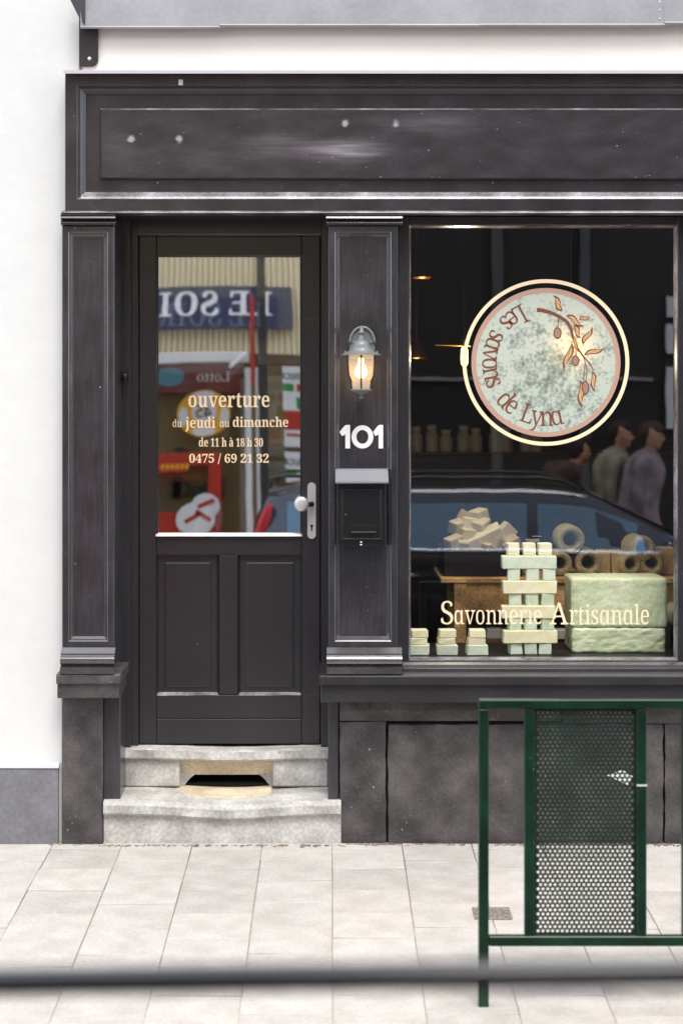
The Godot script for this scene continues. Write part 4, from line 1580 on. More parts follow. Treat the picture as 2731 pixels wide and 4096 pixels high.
func giant(s: SurfaceTool, x0: float, x1: float, y0: float, y1: float, z0: float, z1: float, rough: float) -> void:
	var n := FastNoiseLite.new()
	n.seed = 17
	n.frequency = 9.0
	n.fractal_octaves = 4
	var c := Vector3((x0 + x1) / 2, (y0 + y1) / 2, (z0 + z1) / 2)
	var h := Vector3(x1 - x0, y1 - y0, z1 - z0) / 2
	var shape := func(p: Vector3) -> Vector3:
		var q := p
		for k in 3:
			q[k] = signf(p[k]) * minf(absf(p[k]), 1.0)
		var w := Vector3(q.x * h.x, q.y * h.y, q.z * h.z)
		var inner := Vector3(clampf(w.x, -h.x + 0.012, h.x - 0.012), clampf(w.y, -h.y + 0.012, h.y - 0.012), clampf(w.z, -h.z + 0.012, h.z - 0.012))
		var d := w - inner
		if d.length() > 0.0001:
			w = inner + d.normalized() * 0.012
		var nn := (w - inner).normalized() if d.length() > 0.0001 else Vector3.ZERO
		return c + w + nn * n.get_noise_3dv(w * 3.0) * 0.007 * rough
	var g := 26
	for ax in 3:
		for sd in [-1.0, 1.0]:
			for i in g:
				for j in g:
					var v := []
					for e in [[0, 0], [1, 0], [1, 1], [0, 1]]:
						var p := Vector3.ZERO
						p[ax] = sd
						p[(ax + 1) % 3] = -1.0 + 2.0 * (i + e[0]) / g
						p[(ax + 2) % 3] = -1.0 + 2.0 * (j + e[1]) / g
						v.append(shape.call(p))
					var o := Vector3.ZERO
					o[ax] = sd
					quad(s, v[0], v[1], v[2], v[3], o)

# ---------------------------------------------------------------- table and goods inside
func furniture() -> void:
	var zt := -0.95
	var top := 1.0669
	var t := group_node("display_table", null, Vector3(1.1, 0.36, -1.0))
	XF = Transform3D(Basis.IDENTITY, -t.position)
	tag(t, "rough wooden display table behind the soap tower", "table")
	var s := begin()
	box(s, Vector3(0.5136, top - 0.022, -1.35), Vector3(2.3, top, -0.735), 0.003)
	obj("tabletop", s, M.wood, t)
	s = begin()
	box(s, Vector3(0.6247, 0.9092, -0.79), Vector3(2.2, top - 0.0225, -0.76), 0.002)
	obj("apron", s, M.wood, t)
	for q in [[0.5757, -0.8], [2.13, -0.8], [0.5757, -1.3], [2.13, -1.3]]:
		s = begin()
		box(s, Vector3(q[0], 0.36, q[1]), Vector3(q[0] + 0.058, top - 0.0225, q[1] + 0.055), 0.003)
		obj("leg", s, M.wood, t)
	s = begin()
	box(s, Vector3(0.6570, 0.7806 - 0.02, -1.32), Vector3(2.12, 0.7806, -0.74), 0.003)
	obj("lower_shelf", s, M.wood_dark, t)
	XF = Transform3D.IDENTITY
	for k in 4:
		s = begin()
		box(s, Vector3(0, 0, 0), Vector3(0.36, 0.13, 0.3), 0.004)
		var o := obj("wooden_crate", s, M.wood_dark)
		tag(o, ["dark wooden crate on the floor under the table's left part", "dark wooden crate on the floor behind the soap tower", "dark wooden crate on the floor behind the giant soaps", "dark wooden crate on the floor by the window's far post"][k], "crate", "crates under the display table")
		o.position = Vector3(0.68 + 0.38 * k, 0.36 + (0.005 if k % 2 else 0.0), -1.15)
	for k in 4:
		s = begin()
		box(s, Vector3(-0.05, 0, -0.04), Vector3(0.05, 0.045, 0.04), 0.003)
		var o := obj("packet", s, M.off_white)
		tag(o, ["white packet at the shelf's end under the table top", "second white packet on the shelf under the table", "third white packet on the shelf under the table, beside the soap tower", "white packet on the shelf just beyond the soap tower"][k], "packet", "packets on the table shelf")
		o.position = Vector3([0.7802, 0.8459, 0.7864 + 0.13, 1.0718][k], 0.7806 + 0.0005, -0.8 + 0.01 * k)
	# heap of cut soaps on the table, on a tray
	s = begin()
	box(s, Vector3(0.5315, top + 0.0005, -1.3), Vector3(0.9031, 1.1897, -0.82), 0.004)
	tag(obj("tray_box", s, M.tray), "black box carrying the heap of cut soaps", "box")
	var base := 1.1897 + 0.001
	var heap := [[1042, 1246, 40, 28, 0.3, 0.5, "small tan soap cube at the outer end of the heap"], [1062, 1254, 34, 26, -0.2, 0.2, "pale soap cube at the foot of the heap near its outer end"], [1089, 1250, 28, 28, 0.4, 0.1, "pale square soap cube at the front of the heap"], [1074, 1228, 32, 26, -0.1, 0.3, "pale soap cube with a flat front, second row of the heap"], [1052, 1212, 34, 30, 0.2, 0.7, "tan soap cube high on the outer flank of the heap"], [1080, 1206, 36, 30, -0.15, 0.2, "square cream soap cube in the upper middle of the heap"], [1105, 1212, 38, 34, 0.35, 0.9, "cream soap cube wedged behind the large white one"], [1125, 1235, 62, 40, 0.5, 0.1, "largest whitish soap block leaning across the heap"], [1163, 1222, 34, 34, 0.75, 0.2, "pale soap cube balanced on one corner at the heap's inner end"], [1148, 1252, 44, 28, -0.4, 0.5, "brownish soap cube at the foot beside the white block"], [1170, 1250, 44, 30, 0.5, 0.4, "brownish soap cube at the heap's inner foot behind the tower"], [1103, 1190, 36, 34, 0.25, 0.6, "soap cube at the peak of the heap"], [1072, 1190, 30, 24, -0.5, 0.3, "small tan soap wedge above the outer flank of the heap"], [1118, 1258, 30, 20, 0.1, 0.8, "thin soap piece lying at the front foot of the heap"]]
	var u := 9.02 / 4345.0
	for k in heap.size():
		var q: Array = heap[k]
		var o := soap_block(q[2] * u, q[3] * u, q[3] * u, M.heap_tones[[2, 1, 0, 1, 2, 0, 1, 0, 1, 3, 3, 1, 3, 2][k]], 400 + k)
		put("cut_soap", o)
		tag(o, q[6], "soap", "cut soaps heaped on the table")
		o.rotation = Vector3(0.18 + 0.15 * sin(k * 2.1), q[5] * 1.1, q[4])
		var cen := Vector3((q[0] - 760.0) * u, 1.879 - (q[1] - 930.0) * u, -0.865 - 0.0019 * (1262 - q[1]))
		o.position = cen - o.basis * Vector3(0, q[3] * u / 2, 0)
		if o.position.y < base - 0.01:
			o.position.y = base - 0.008
	# rolls of loofah
	var roll_spots := [[1307, 1238, 33, 0.0], [1283, 1292, 28, 0.0], [1348, 1290, 31, 0.0], [1467, 1258, 29, 0.12], [1440, 1294, 25, 0.1], [1499, 1291, 27, -0.15]]
	var roll_names := ["large loofah roll on top of two others behind the giant soap", "loofah roll lying beside the soap tower", "loofah roll under the large one, beside the paper packs", "bright loofah roll on top of its pair beside the window's end", "loofah roll beneath the bright one, near the paper packs", "loofah roll beneath the bright one, next to the window's end"]
	var ru := 9.0 / 4345.0
	for k in roll_spots.size():
		var q: Array = roll_spots[k]
		var r: float = q[2] * ru
		s = begin(true)
		var bump := [[r * 0.5, 0.09], [r * 0.62, 0.103], [r * 0.8, 0.108], [r * 0.96, 0.1], [r, 0.08], [r * 0.98, 0.0], [r, -0.08], [r * 0.9, -0.1], [r * 0.5, -0.1], [r * 0.48, 0.0], [r * 0.5, 0.09]]
		XF = Transform3D(Basis(Vector3.RIGHT, PI / 2))
		lathe(s, bump, Vector3.ZERO, 28)
		var ring2 := [[r * 0.66, 0.1], [r * 0.7, 0.112], [r * 0.76, 0.1]]
		lathe(s, ring2, Vector3.ZERO, 28)
		XF = Transform3D.IDENTITY
		var o := obj("loofah_roll", s, M.loofah)
		tag(o, roll_names[k], "loofah", "loofah rolls on the table")
		o.position = Vector3((q[0] - 760.0) * ru, 1.879 - (q[1] - 930.0) * ru, -0.93)
		o.rotation = Vector3(0, q[3], 0)
	for k in 3:
		var q: Array = [[1373, 1403, 1262, 1318], [1405, 1432, 1262, 1318], [1507, 1550, 1255, 1318]][k]
		var o := soap_block((q[1] - q[0]) * ru, (q[3] - q[2]) * ru, 0.1, M.paper, 450 + k)
		put("paper_pack", o)
		tag(o, ["upright tan paper pack between the two loofah heaps, nearer the tower", "upright tan paper pack between the loofah heaps, its neighbour nearer the window's end", "tan paper pack leaning at the window's far end"][k], "packet", "paper packs on the table")
		o.position = Vector3(((q[0] + q[1]) / 2.0 - 760.0) * ru, top + 0.001, -0.95)
	# handwritten price card over the tower
	s = begin()
	box(s, Vector3(0.8730, 1.2480, -0.502), Vector3(0.9643, 1.2917, -0.5), 0.0005)
	var card := obj("price_card", s, M.near_black)
	tag(card, "small black price card with white strokes above the soap tower", "card")
	s = begin()
	for q in [[1206, 1238, 1237, 1239.6], [1207, 1241.5, 1238, 1243], [1210, 1244.2, 1232, 1245.6], [1222, 1231, 1243, 1232.2]]:
		box(s, Vector3((q[0] - 760.0) * 0.001984, 1.879 - (q[3] - 930.0) * 0.001984, -0.4998), Vector3((q[2] - 760.0) * 0.001984, 1.879 - (q[1] - 930.0) * 0.001984, -0.4992), 0.0)
	obj("strokes", s, M.letter_white, card)
	s = begin()
	box(s, Vector3(0.9167, top + 0.001, -0.503), Vector3(0.9226, 1.2480, -0.5005), 0.0)
	obj("stick", s, M.near_black, card)
	# white paper roll under the table at the end
	s = begin(true)
	XF = Transform3D(Basis(Vector3.RIGHT, PI / 2))
	lathe(s, [[0.02, 0.1], [0.052, 0.1], [0.052, -0.1], [0.02, -0.1], [0.02, 0.1]], Vector3.ZERO, 24)
	XF = Transform3D.IDENTITY
	var pr := obj("paper_roll", s, M.off_white)
	tag(pr, "white paper roll beside the upper giant soap at the window's end", "paper roll")
	pr.position = Vector3(1.5917, 0.9096, -0.6)
	s = begin()
	box(s, Vector3(1.5355, 0.36, -0.7), Vector3(2.2, 0.9096 - 0.053, -0.5), 0.003)
	tag(obj("side_cabinet", s, M.tray), "low black cabinet under the white paper roll", "cabinet")
	# counter with jars along the back
	var co := group_node("back_counter", null, Vector3(1.5, 0.36, -4.0))
	XF = Transform3D(Basis.IDENTITY, -co.position)
	tag(co, "dark shop counter with a red edge across the room's back", "counter")
	s = begin()
	box(s, Vector3(0.2, 0.36, -4.6), Vector3(4.4, 1.5554, -4.0), 0.005)
	obj("body", s, M.tray, co)
	s = begin()
	box(s, Vector3(0.18, 1.5554 + 0.001, -4.62), Vector3(4.42, 1.5721, -3.97), 0.003)
	obj("top_edge", s, M.red_trim, co)
	XF = Transform3D.IDENTITY
	var jr: Node3D = null
	for k in 9:
		var x := 0.5530 + 0.1 * k + 0.02 * sin(k * 3.0)
		var lab: String = "pale jar on the back counter, %s" % ["beside the window post", "second from the window post", "third from the window post", "fourth from the window post", "fifth from the window post", "sixth from the window post", "seventh from the window post", "eighth from the window post", "farthest from the window post"][k]
		var p := Vector3(x, 1.5721 + 0.001, -4.2)
		if jr == null:
			jr = group_node("jar", null, p)
			s = begin(true)
			lathe(s, [[0.0, 0.0], [0.04, 0.0], [0.042, 0.01], [0.042, 0.105], [0.028, 0.125], [0.026, 0.14]], Vector3.ZERO, 14)
			obj("body", s, M.jar, jr)
			s = begin()
			lathe(s, [[0.03, 0.138], [0.03, 0.165], [0.0, 0.166]], Vector3.ZERO, 14)
			obj("lid", s, M.off_white, jr)
			tag(jr, lab, "jar", "jars on the back counter")
		else:
			copy(jr, "jar", p, k * 0.4, lab, "jars on the back counter").scale = Vector3(1, 0.8 + 0.25 * absf(sin(k * 1.7)), 1)
	# pendant lamps
	var spots := [[1066, 818, -0.72, 1.0, "bright bulb lamp hanging beside the round window sign"], [1310, 798, -0.125, 1.0, "bulb lamp hanging behind the round window sign"], [956, 818, -3.0, 0.0, "brass shade lamp hanging near the window post"], [969, 634, -4.4, 0.0, "small lamp glowing high in the room's corner"]]
	for k in 4:
		var q: Array = spots[k]
		var zz: float = q[2]
		var uu := (8.121 - zz) / 4345.0
		var at := Vector3((q[0] - 760.0) * uu, 1.879 - (q[1] - 930.0) * uu, zz)
		var p := group_node("pendant_lamp", null, at)
		tag(p, q[4], "lamp", "pendant lamps in the shop")
		s = begin(true)
		if q[3] > 0.5:
			lathe(s, [[0.0, -0.05], [0.01, -0.046], [0.016, -0.035], [0.018, -0.01], [0.016, 0.03], [0.01, 0.048], [0.0, 0.05]], Vector3.ZERO, 18)
		else:
			ball(s, Vector3(0, 0, 0), Vector3(0.028, 0.014, 0.028), 12)
		obj("bulb", s, M.bulb, p)
		s = begin(true)
		if q[3] > 0.5:
			lathe(s, [[0.013, 0.045], [0.015, 0.075], [0.0, 0.08]], Vector3.ZERO, 12)
		else:
			lathe(s, [[0.06, -0.012], [0.056, 0.02], [0.03, 0.06], [0.016, 0.08], [0.0, 0.085]], Vector3.ZERO, 18)
		obj("shade", s, M.brass, p)
		s = begin()
		tube(s, [Vector3(0, 0.075, 0), Vector3(0, 3.29 - at.y, 0)], 0.002, 6)
		obj("cord", s, M.black_metal, p)
		if k == 0:
			s = begin()
			tube(s, [Vector3(-0.135, 0.052, 0), Vector3(0.03, 0.047, 0)], 0.0025, 6)
			obj("arm", s, M.brass, p)
		var o := OmniLight3D.new()
		o.name = "pendant_light"
		add_child(o, true)
		o.position = at
		o.light_color = Color(1.0, 0.93, 0.8) if k == 0 else Color(1.0, 0.72, 0.42)
		o.light_energy = [0.14, 0.045, 0.003, 0.008][k]
		o.light_size = 0.015
		o.omni_range = 10.0
		o.omni_attenuation = 2.0
		o.shadow_enabled = true

# ---------------------------------------------------------------- across the street, seen only in the glass
func facing(x: float, y: float, z: float) -> Transform3D:
	return Transform3D(Basis(Vector3.UP, PI), Vector3(x, y, z))

func across() -> void:
	var n := group_node("newsagent", null, Vector3(-1.5, -0.04, 11.2))
	tag(n, "newsagent's shop with blue sign and cream ribbed cladding, mirrored in the door glass", "shop")
	var base := Transform3D(Basis.IDENTITY, -n.position)
	XF = base
	var s := begin()
	box(s, Vector3(-9, 2.3, 11.3), Vector3(0.25, 9.0, 12.0), 0.0)
	box(s, Vector3(-9, -0.04, 11.3), Vector3(-3.2, 2.3, 12.0), 0.0)
	obj("wall", s, M.brick_far, n)
	s = begin()
	var x := -3.2
	while x < 0.2:
		for e in [[0.0, 11.1, 0.028, 11.1], [0.028, 11.1, 0.036, 11.14], [0.036, 11.14, 0.058, 11.14], [0.058, 11.14, 0.066, 11.1]]:
			quad(s, Vector3(x + e[0], 2.4, e[1]), Vector3(x + e[2], 2.4, e[3]), Vector3(x + e[2], 4.6, e[3]), Vector3(x + e[0], 4.6, e[1]), Vector3(signf(e[3] - e[1]) * -0.5, 0, -1))
		x += 0.066
	obj("ribbed_cladding", s, M.rib, n)
	s = begin()
	box(s, Vector3(-2.9, 2.6594, 10.95), Vector3(-0.3474, 3.0970, 11.08), 0.005)
	var sg := obj("shop_sign", s, M.navy, n)
	s = begin()
	XF = base * facing(-0.5774, 2.7903, 10.948)
	fit_text(s, "LE SOIR", "Droid Serif", 700, 0.0, 0.0, 1.55, 0.255, 0.0, 0.006)
	obj("lettering", s, M.letter_white, sg)
	XF = base
	s = begin()
	box(s, Vector3(-3.2, 2.2966, 10.55), Vector3(-0.8351, 2.4032, 10.8), 0.01)
	var aw := obj("awning_box", s, M.off_white, n)
	s = begin()
	tube(s, [Vector3(-1.0111, 2.2483, 10.3), Vector3(-0.8529, 2.3898, 10.6)], 0.022, 8)
	obj("awning_arm", s, M.off_white, aw)
	# shop window
	s = begin()
	box(s, Vector3(-3.2, -0.04, 11.32), Vector3(0.25, 2.3, 11.5), 0.0)
	obj("window_backing", s, M.shop_dim, n)
	s = begin()
	box(s, Vector3(-3.2, 1.9935, 11.22), Vector3(-0.9389, 2.2821, 11.26), 0.003)
	var lb := obj("lottery_board", s, M.lotto, n)
	s = begin()
	XF = base * facing(-1.0626, 2.1080, 11.219)
	fit_text(s, "Lotto", "Droid Serif", 400, 0.0, 0.0, 0.36, 0.1, 0.0, 0.004)
	obj("lettering", s, M.off_white, lb)
	XF = base
	s = begin()
	XF = base * Transform3D(Basis.IDENTITY, Vector3(-1.7176, 2.1630, 11.21))
	prism(s, oval(0, 0, 0.16, 0.1, 20), 0.0, 0.005)
	obj("lettering", s, M.teal, lb)
	XF = base
	s = begin()
	var gr := RandomNumberGenerator.new()
	gr.seed = 5
	for k in 46:
		var gx := gr.randf_range(-3.0, -1.2)
		var gy: float = [0.15, 0.5, 0.9, 1.22][gr.randi() % 4]
		var gh := gr.randf_range(0.06, 0.22)
		box(s, Vector3(gx, gy, 11.24), Vector3(gx + gr.randf_range(0.05, 0.16), gy + gh, 11.31), 0.004)
	var gds := obj("goods", s, M.dark_front, n)
	gds.set_meta("kind", "stuff")
	# round lottery ball
	var bc := Vector3(-1.3353, 1.7742, 11.15)
	s = begin()
	XF = base * Transform3D(Basis(Vector3.UP, PI), bc)
	prism(s, oval(0, 0, 0.285, 0.245, 36), 0.0, 0.03)
	var ballo := obj("lottery_disc", s, M.yellow, n)
	s = begin()
	prism(s, oval(0.0, 0.02, 0.13, 0.13, 24), 0.03, 0.033)
	prism(s, oval(0, 0.19, 0.12, 0.045, 20), 0.03, 0.033)
	prism(s, oval(0, -0.19, 0.12, 0.045, 20), 0.03, 0.033)
	prism(s, oval(0.22, -0.03, 0.05, 0.1, 20), 0.03, 0.033)
	prism(s, oval(-0.22, -0.03, 0.05, 0.1, 20), 0.03, 0.033)
	obj("lobes", s, M.off_white, ballo)
	s = begin()
	fit_text(s, "45", "Droid Sans", 700, -0.085, -0.05, 0.085, 0.09, 0.033, 0.003)
	obj("lettering", s, M.dark_front, ballo)
	XF = base
	# red display frame
	var rf := group_node("red_frame", n)
	for q in [[-3.0, 1.2319, -1.1484, 1.3686], [-1.2760, -0.04, -1.1484, 1.2273], [-3.0, -0.04, -1.2669, 0.7397]]:
		s = begin()
		box(s, Vector3(q[0], q[1], 11.1), Vector3(q[2], q[3], 11.16), 0.004)
		obj("board", s, M.red, rf)
	s = begin()
	box(s, Vector3(-3.0, 1.1671, 11.07), Vector3(-1.4872, 1.2805, 11.095), 0.002)
	obj("red_banner", s, M.red, rf)
	s = begin()
	for k in 6:
		box(s, Vector3(-1.7593 + 0.05 * k, 1.1989, 11.064), Vector3(-1.7593 + 0.05 * k + 0.034, 1.2533, 11.069), 0.001)
	obj("yellow_marks", s, M.yellow, rf)
	s = begin()
	for q in [[453, 1195, 42, 11.02], [474, 1166, 32, 11.05]]:
		var p := Vector3((q[0] - 760.0) * 0.00454, 1.879 - (q[1] - 930.0) * 0.00454, q[3])
		XF = base * Transform3D(Basis(Vector3.UP, PI), p)
		prism(s, oval(0, 0, q[2] * 0.00454, q[2] * 0.0042, 28), 0.0, 0.01)
	XF = base
	obj("round_sticker", s, M.off_white, rf)
	s = begin()
	for q in [[448, 1192, 0.5], [470, 1188, -0.6], [476, 1160, 0.4]]:
		var p := Vector3((q[0] - 760.0) * 0.00454, 1.879 - (q[1] - 930.0) * 0.00454, 11.005)
		XF = base * Transform3D(Basis(Vector3(0, 0, 1), q[2]), p)
		box(s, Vector3(-0.09, -0.022, 0.0), Vector3(0.09, 0.022, 0.004), 0.001)
	XF = base
	obj("sticker_stripe", s, M.red, rf)
	# white door posts
	for q in [[563, 577, 11.0], [583, 594, 11.05]]:
		s = begin()
		var uu := 0.00453
		box(s, Vector3((q[0] - 760.0) * uu, -0.04, q[2]), Vector3((q[1] - 760.0) * uu, 2.25, q[2] + 0.06), 0.004)
		obj("door_post", s, M.off_white, n)
	# newspaper posters
	var k2 := 0
	for py in [842.0, 1040.0]:
		for qx in [612.0, 652.0]:
			if qx == 612.0 and py > 1000.0:
				continue
			var uu := 0.0045
			var x1: float = (qx + (38.0 if qx < 640 else 62.0) - 760.0) * uu
			var x0: float = (qx - 760.0) * uu
			var y1: float = 1.879 - (py - 930.0) * uu
			s = begin()
			box(s, Vector3(x0, y1 - 0.84, 11.0), Vector3(x1, y1, 11.03), 0.002)
			var po := obj("newspaper_poster", s, M.off_white if qx > 640 else M.shop_dim, n)
			if qx > 640:
				s = begin()
				XF = base * facing(x1 - 0.02, y1 - 0.14, 10.999)
				fit_text(s, "T DUCA", "Droid Sans", 700, 0.0, 0.0, 0.27, 0.075, 0.0, 0.002)
				XF = base
				obj("lettering", s, M.navy, po)
				for e in [[0.0, 0.18, 0.12, 0.08, 0], [0.15, 0.18, 0.14, 0.08, 1], [0.14, 0.32, 0.14, 0.12, 0], [0.0, 0.46, 0.2, 0.2, 1], [0.02, 0.7, 0.2, 0.03, 1]]:
					s = begin()
					box(s, Vector3(x0 + e[0], y1 - e[1] - e[3], 10.996), Vector3(x0 + e[0] + e[2], y1 - e[1], 11.001), 0.0)
					obj("print_block", s, M.red if e[4] else M.green_ink, po)
			k2 += 1
	XF = Transform3D.IDENTITY
	# street posts
	s = begin()
	lathe(s, [[0.05, 0.0], [0.045, 0.6], [0.042, 4.6], [0.0, 4.62]], Vector3.ZERO, 14)
	var lp := obj("lamp_post", s, M.dark_front)
	lp.position = Vector3(-0.6274, -0.04, 9.0)
	tag(lp, "slender dark lamp post on the far pavement, mirrored in the door glass", "lamp post")
	s = begin()
	lathe(s, [[0.024, 2.1], [0.024, 2.92], [0.017, 2.97], [0.0, 2.98]], Vector3.ZERO, 12)
	var rp := obj("red_post", s, M.red)
	s = begin()
	lathe(s, [[0.022, 0.0], [0.022, 2.1], [0.0, 2.1]], Vector3.ZERO, 12)
	obj("shaft", s, M.shop_dim, rp)
	rp.position = Vector3(-0.7455, -0.04, 9.6)
	tag(rp, "thin red post with rounded top, mirrored before the blue sign", "post")
	# dark shop next door
	var d := group_node("dark_shopfront", null, Vector3(4.5, -0.04, 11.2))
	XF = Transform3D(Basis.IDENTITY, -d.position)
	tag(d, "dark shopfront beside the newsagent, mirrored in the upper shop window", "shop")
	s = begin()
	box(s, Vector3(0.26, 4.6, 11.2), Vector3(13, 9.0, 12), 0.0)
	obj("wall", s, M.brick_far, d)
	s = begin()
	box(s, Vector3(0.26, -0.04, 11.26), Vector3(13, 4.6, 12), 0.0)
	obj("front", s, M.dark_front, d)
	for q in [[0.3, 0.42], [1.6470, 1.7583], [2.55, 2.65]]:
		s = begin()
		box(s, Vector3(q[0], -0.04, 11.14), Vector3(q[1], 4.5, 11.25), 0.004)
		obj("pillar", s, M.grey_stone, d)
	s = begin()
	box(s, Vector3(0.43, 2.1327, 11.16), Vector3(3.3, 2.1639, 11.25), 0.003)
	obj("transom", s, M.zinc, d)
	for q in [[680, 728], [745, 810], [842, 985]]:
		s = begin()
		box(s, Vector3(3.4320, 1.879 - (q[1] - 930.0) * 0.00444, 11.15), Vector3(3.6946, 1.879 - (q[0] - 930.0) * 0.00444, 11.2), 0.003)
		obj("pale_panel", s, M.off_white, d)
	XF = Transform3D.IDENTITY

# ---------------------------------------------------------------- cars
func car(called: String, at: Vector3, turn: float, paint: Material, label: String) -> Node3D:
	var c := group_node(called, null, at)
	c.rotation.y = turn
	tag(c, label, "car", "cars parked across from the shop")
	# stations along the length: x, sill height, shoulder height, roof height, half width at shoulder, half width at roof
	var st := [[-2.15, 0.45, 0.82, 0.84, 0.7, 0.62], [-2.13, 0.3, 0.92, 0.97, 0.8, 0.66], [-2.08, 0.26, 0.97, 1.2, 0.84, 0.65], [-2.0, 0.24, 0.98, 1.4, 0.86, 0.64], [-1.8, 0.24, 0.985, 1.452, 0.87, 0.645], [-0.9, 0.22, 0.975, 1.465, 0.875, 0.65], [0.12, 0.22, 0.965, 1.47, 0.875, 0.65], [0.47, 0.22, 0.96, 1.435, 0.875, 0.64], [0.82, 0.22, 0.95, 1.27, 0.87, 0.64], [1.17, 0.22, 0.945, 1.08, 0.87, 0.66], [1.34, 0.22, 0.94, 0.985, 0.87, 0.7], [1.82, 0.24, 0.86, 0.92, 0.86, 0.68], [2.22, 0.28, 0.76, 0.83, 0.81, 0.62], [2.40, 0.32, 0.66, 0.72, 0.72, 0.56], [2.48, 0.42, 0.58, 0.6, 0.6, 0.5]]
	var ringof := func(q: Array) -> Array:
		var p := []
		var h: float = q[3]
		var sh: float = q[2]
		for e in [[0.86, q[1]], [0.98, q[1] + 0.06], [1.0, lerpf(q[1], sh, 0.55)], [0.985, sh - 0.03], [0.965, sh]]:
			p.append(Vector3(q[0], e[1], e[0] * q[4]))
		var rw: float = q[5]
		var lift := h - sh
		p.append(Vector3(q[0], sh + lift * 0.78, rw + 0.035 + 0.02 * (1 if lift > 0.2 else 0)))
		p.append(Vector3(q[0], sh + lift * 0.93, rw - 0.02))
		p.append(Vector3(q[0], h - 0.012 * minf(1.0, lift * 3), rw * 0.72))
		p.append(Vector3(q[0], h, 0.0))
		for k in range(7, -1, -1):
			p.append(p[k] * Vector3(1, 1, -1))
		return p
	var s := begin(true)
	var rows := []
	for q in st:
		rows.append(ringof.call(q))
	for i in rows.size() - 1:
		var mid := Vector3((st[i][0] + st[i + 1][0]) / 2, 0.65, 0)
		for k in rows[i].size():
			var j: int = (k + 1) % rows[i].size()
			var cen: Vector3 = (rows[i][k] + rows[i + 1][j]) / 2
			quad(s, rows[i][k], rows[i][j], rows[i + 1][j], rows[i + 1][k], cen - mid)
	for e in [0, rows.size() - 1]:
		var cm := Vector3(st[e][0], 0.6, 0)
		for k in rows[e].size():
			tri(s, cm, rows[e][k], rows[e][(k + 1) % rows[e].size()], Vector3(-1 if e == 0 else 1, 0, 0))
	obj("body", s, paint, c)
	# side glass, just proud of the body
	for sd in [-1.0, 1.0]:
		for wnd in [[-1.85, -1.1], [-1.04, 0.0], [0.08, 1.13]]:
			s = begin()
			var n := 8
			for k in n:
				var xa := lerpf(wnd[0], wnd[1], float(k) / n)
				var xb := lerpf(wnd[0], wnd[1], float(k + 1) / n)
				var v := []
				for xx in [xa, xb]:
					var i := 0
					while st[i + 1][0] < xx:
						i += 1
					var t: float = (xx - float(st[i][0])) / (float(st[i + 1][0]) - float(st[i][0]))
					var lo: Vector3 = rows[i][4].lerp(rows[i + 1][4], t)
					var hi: Vector3 = rows[i][5].lerp(rows[i + 1][5], t)
					for f in [0.06, 0.93]:
						var g: Vector3 = lo.lerp(hi, f)
						v.append(Vector3(g.x, g.y, (g.z + 0.006) * sd))
				quad(s, v[0], v[2], v[3], v[1], Vector3(0, 0.3, sd))
			obj("side_window", s, M.car_glass, c)
		s = begin(true)
		var strip := []
		for q in [[-1.8, 1.0, 0.846], [-1.0, 0.985, 0.858], [0.3, 0.972, 0.858], [1.2, 0.955, 0.853]]:
			strip.append(Vector3(q[0], q[1], q[2] * sd))
		tube(s, strip, 0.017, 8)
		obj("window_trim", s, M.chrome, c)
		# roof rail
		s = begin(true)
		var rl := []
		for q in [[-1.99, 1.4], [-1.96, 1.49], [-1.9, 1.512], [-0.9, 1.52], [0.1, 1.521], [0.3, 1.495], [0.4, 1.44]]:
			rl.append(Vector3(q[0], q[1], 0.632 * sd))
		tube(s, rl, 0.0135, 14)
		obj("roof_rail", s, M.rail, c)
		s = begin()
		box(s, Vector3(-0.05, -0.012, -0.015), Vector3(0.09, 0.012, 0.015), 0.005)
		var hd := obj("door_handle", s, paint, c)
		hd.position = Vector3(-0.1, 0.87, 0.872 * sd)
		# tail and head lights
		s = begin(true)
		XF = Transform3D(Basis(Vector3(0, 0, 1), -0.3))
		ball(s, Vector3.ZERO, Vector3(0.055, 0.3, 0.06), 14)
		XF = Transform3D.IDENTITY
		var tl := obj("tail_light", s, M.tail, c)
		tl.position = Vector3(-2.06, 1.02, 0.74 * sd)
		s = begin(true)
		ball(s, Vector3.ZERO, Vector3(0.14, 0.06, 0.09), 12)
		var hl := obj("headlight", s, M.chrome, c)
		hl.position = Vector3(2.29, 0.66, 0.66 * sd)
		s = begin(true)
		ball(s, Vector3.ZERO, Vector3(0.06, 0.06, 0.09), 12)
		var mr := obj("mirror", s, paint, c)
		mr.position = Vector3(1.04, 1.0, 0.95 * sd)
		for wx in [-1.32, 1.6]:
			s = begin(true)
			XF = Transform3D(Basis(Vector3.RIGHT, PI / 2 * sd))
			lathe(s, [[0.2, -0.09], [0.3, -0.1], [0.315, -0.07], [0.315, 0.07], [0.3, 0.1], [0.2, 0.09]], Vector3.ZERO, 28)
			XF = Transform3D.IDENTITY
			var wh := obj("wheel", s, M.rubber, c)
			wh.position = Vector3(wx, 0.315, 0.77 * sd)
			s = begin()
			XF = Transform3D(Basis(Vector3.RIGHT, PI / 2 * sd))
			lathe(s, [[0.0, 0.07], [0.05, 0.085], [0.2, 0.088], [0.205, 0.06]], Vector3.ZERO, 10)
			XF = Transform3D.IDENTITY
			obj("rim", s, M.chrome, wh)
	# windscreen and rear glass
	for wnd in [[7, 10], [1, 3]]:
		s = begin(true)
		for i in range(wnd[0], wnd[1]):
			for k in range(6, 10):
				var up := Vector3(0.004 if wnd[0] == 7 else -0.004, 0.006, 0)
				quad(s, rows[i][k] + up, rows[i][k + 1] + up, rows[i + 1][k + 1] + up, rows[i + 1][k] + up, Vector3(0.5 if wnd[0] == 7 else -0.5, 1, 0))
		obj("windscreen" if wnd[0] == 7 else "rear_window", s, M.car_glass, c)
	return c

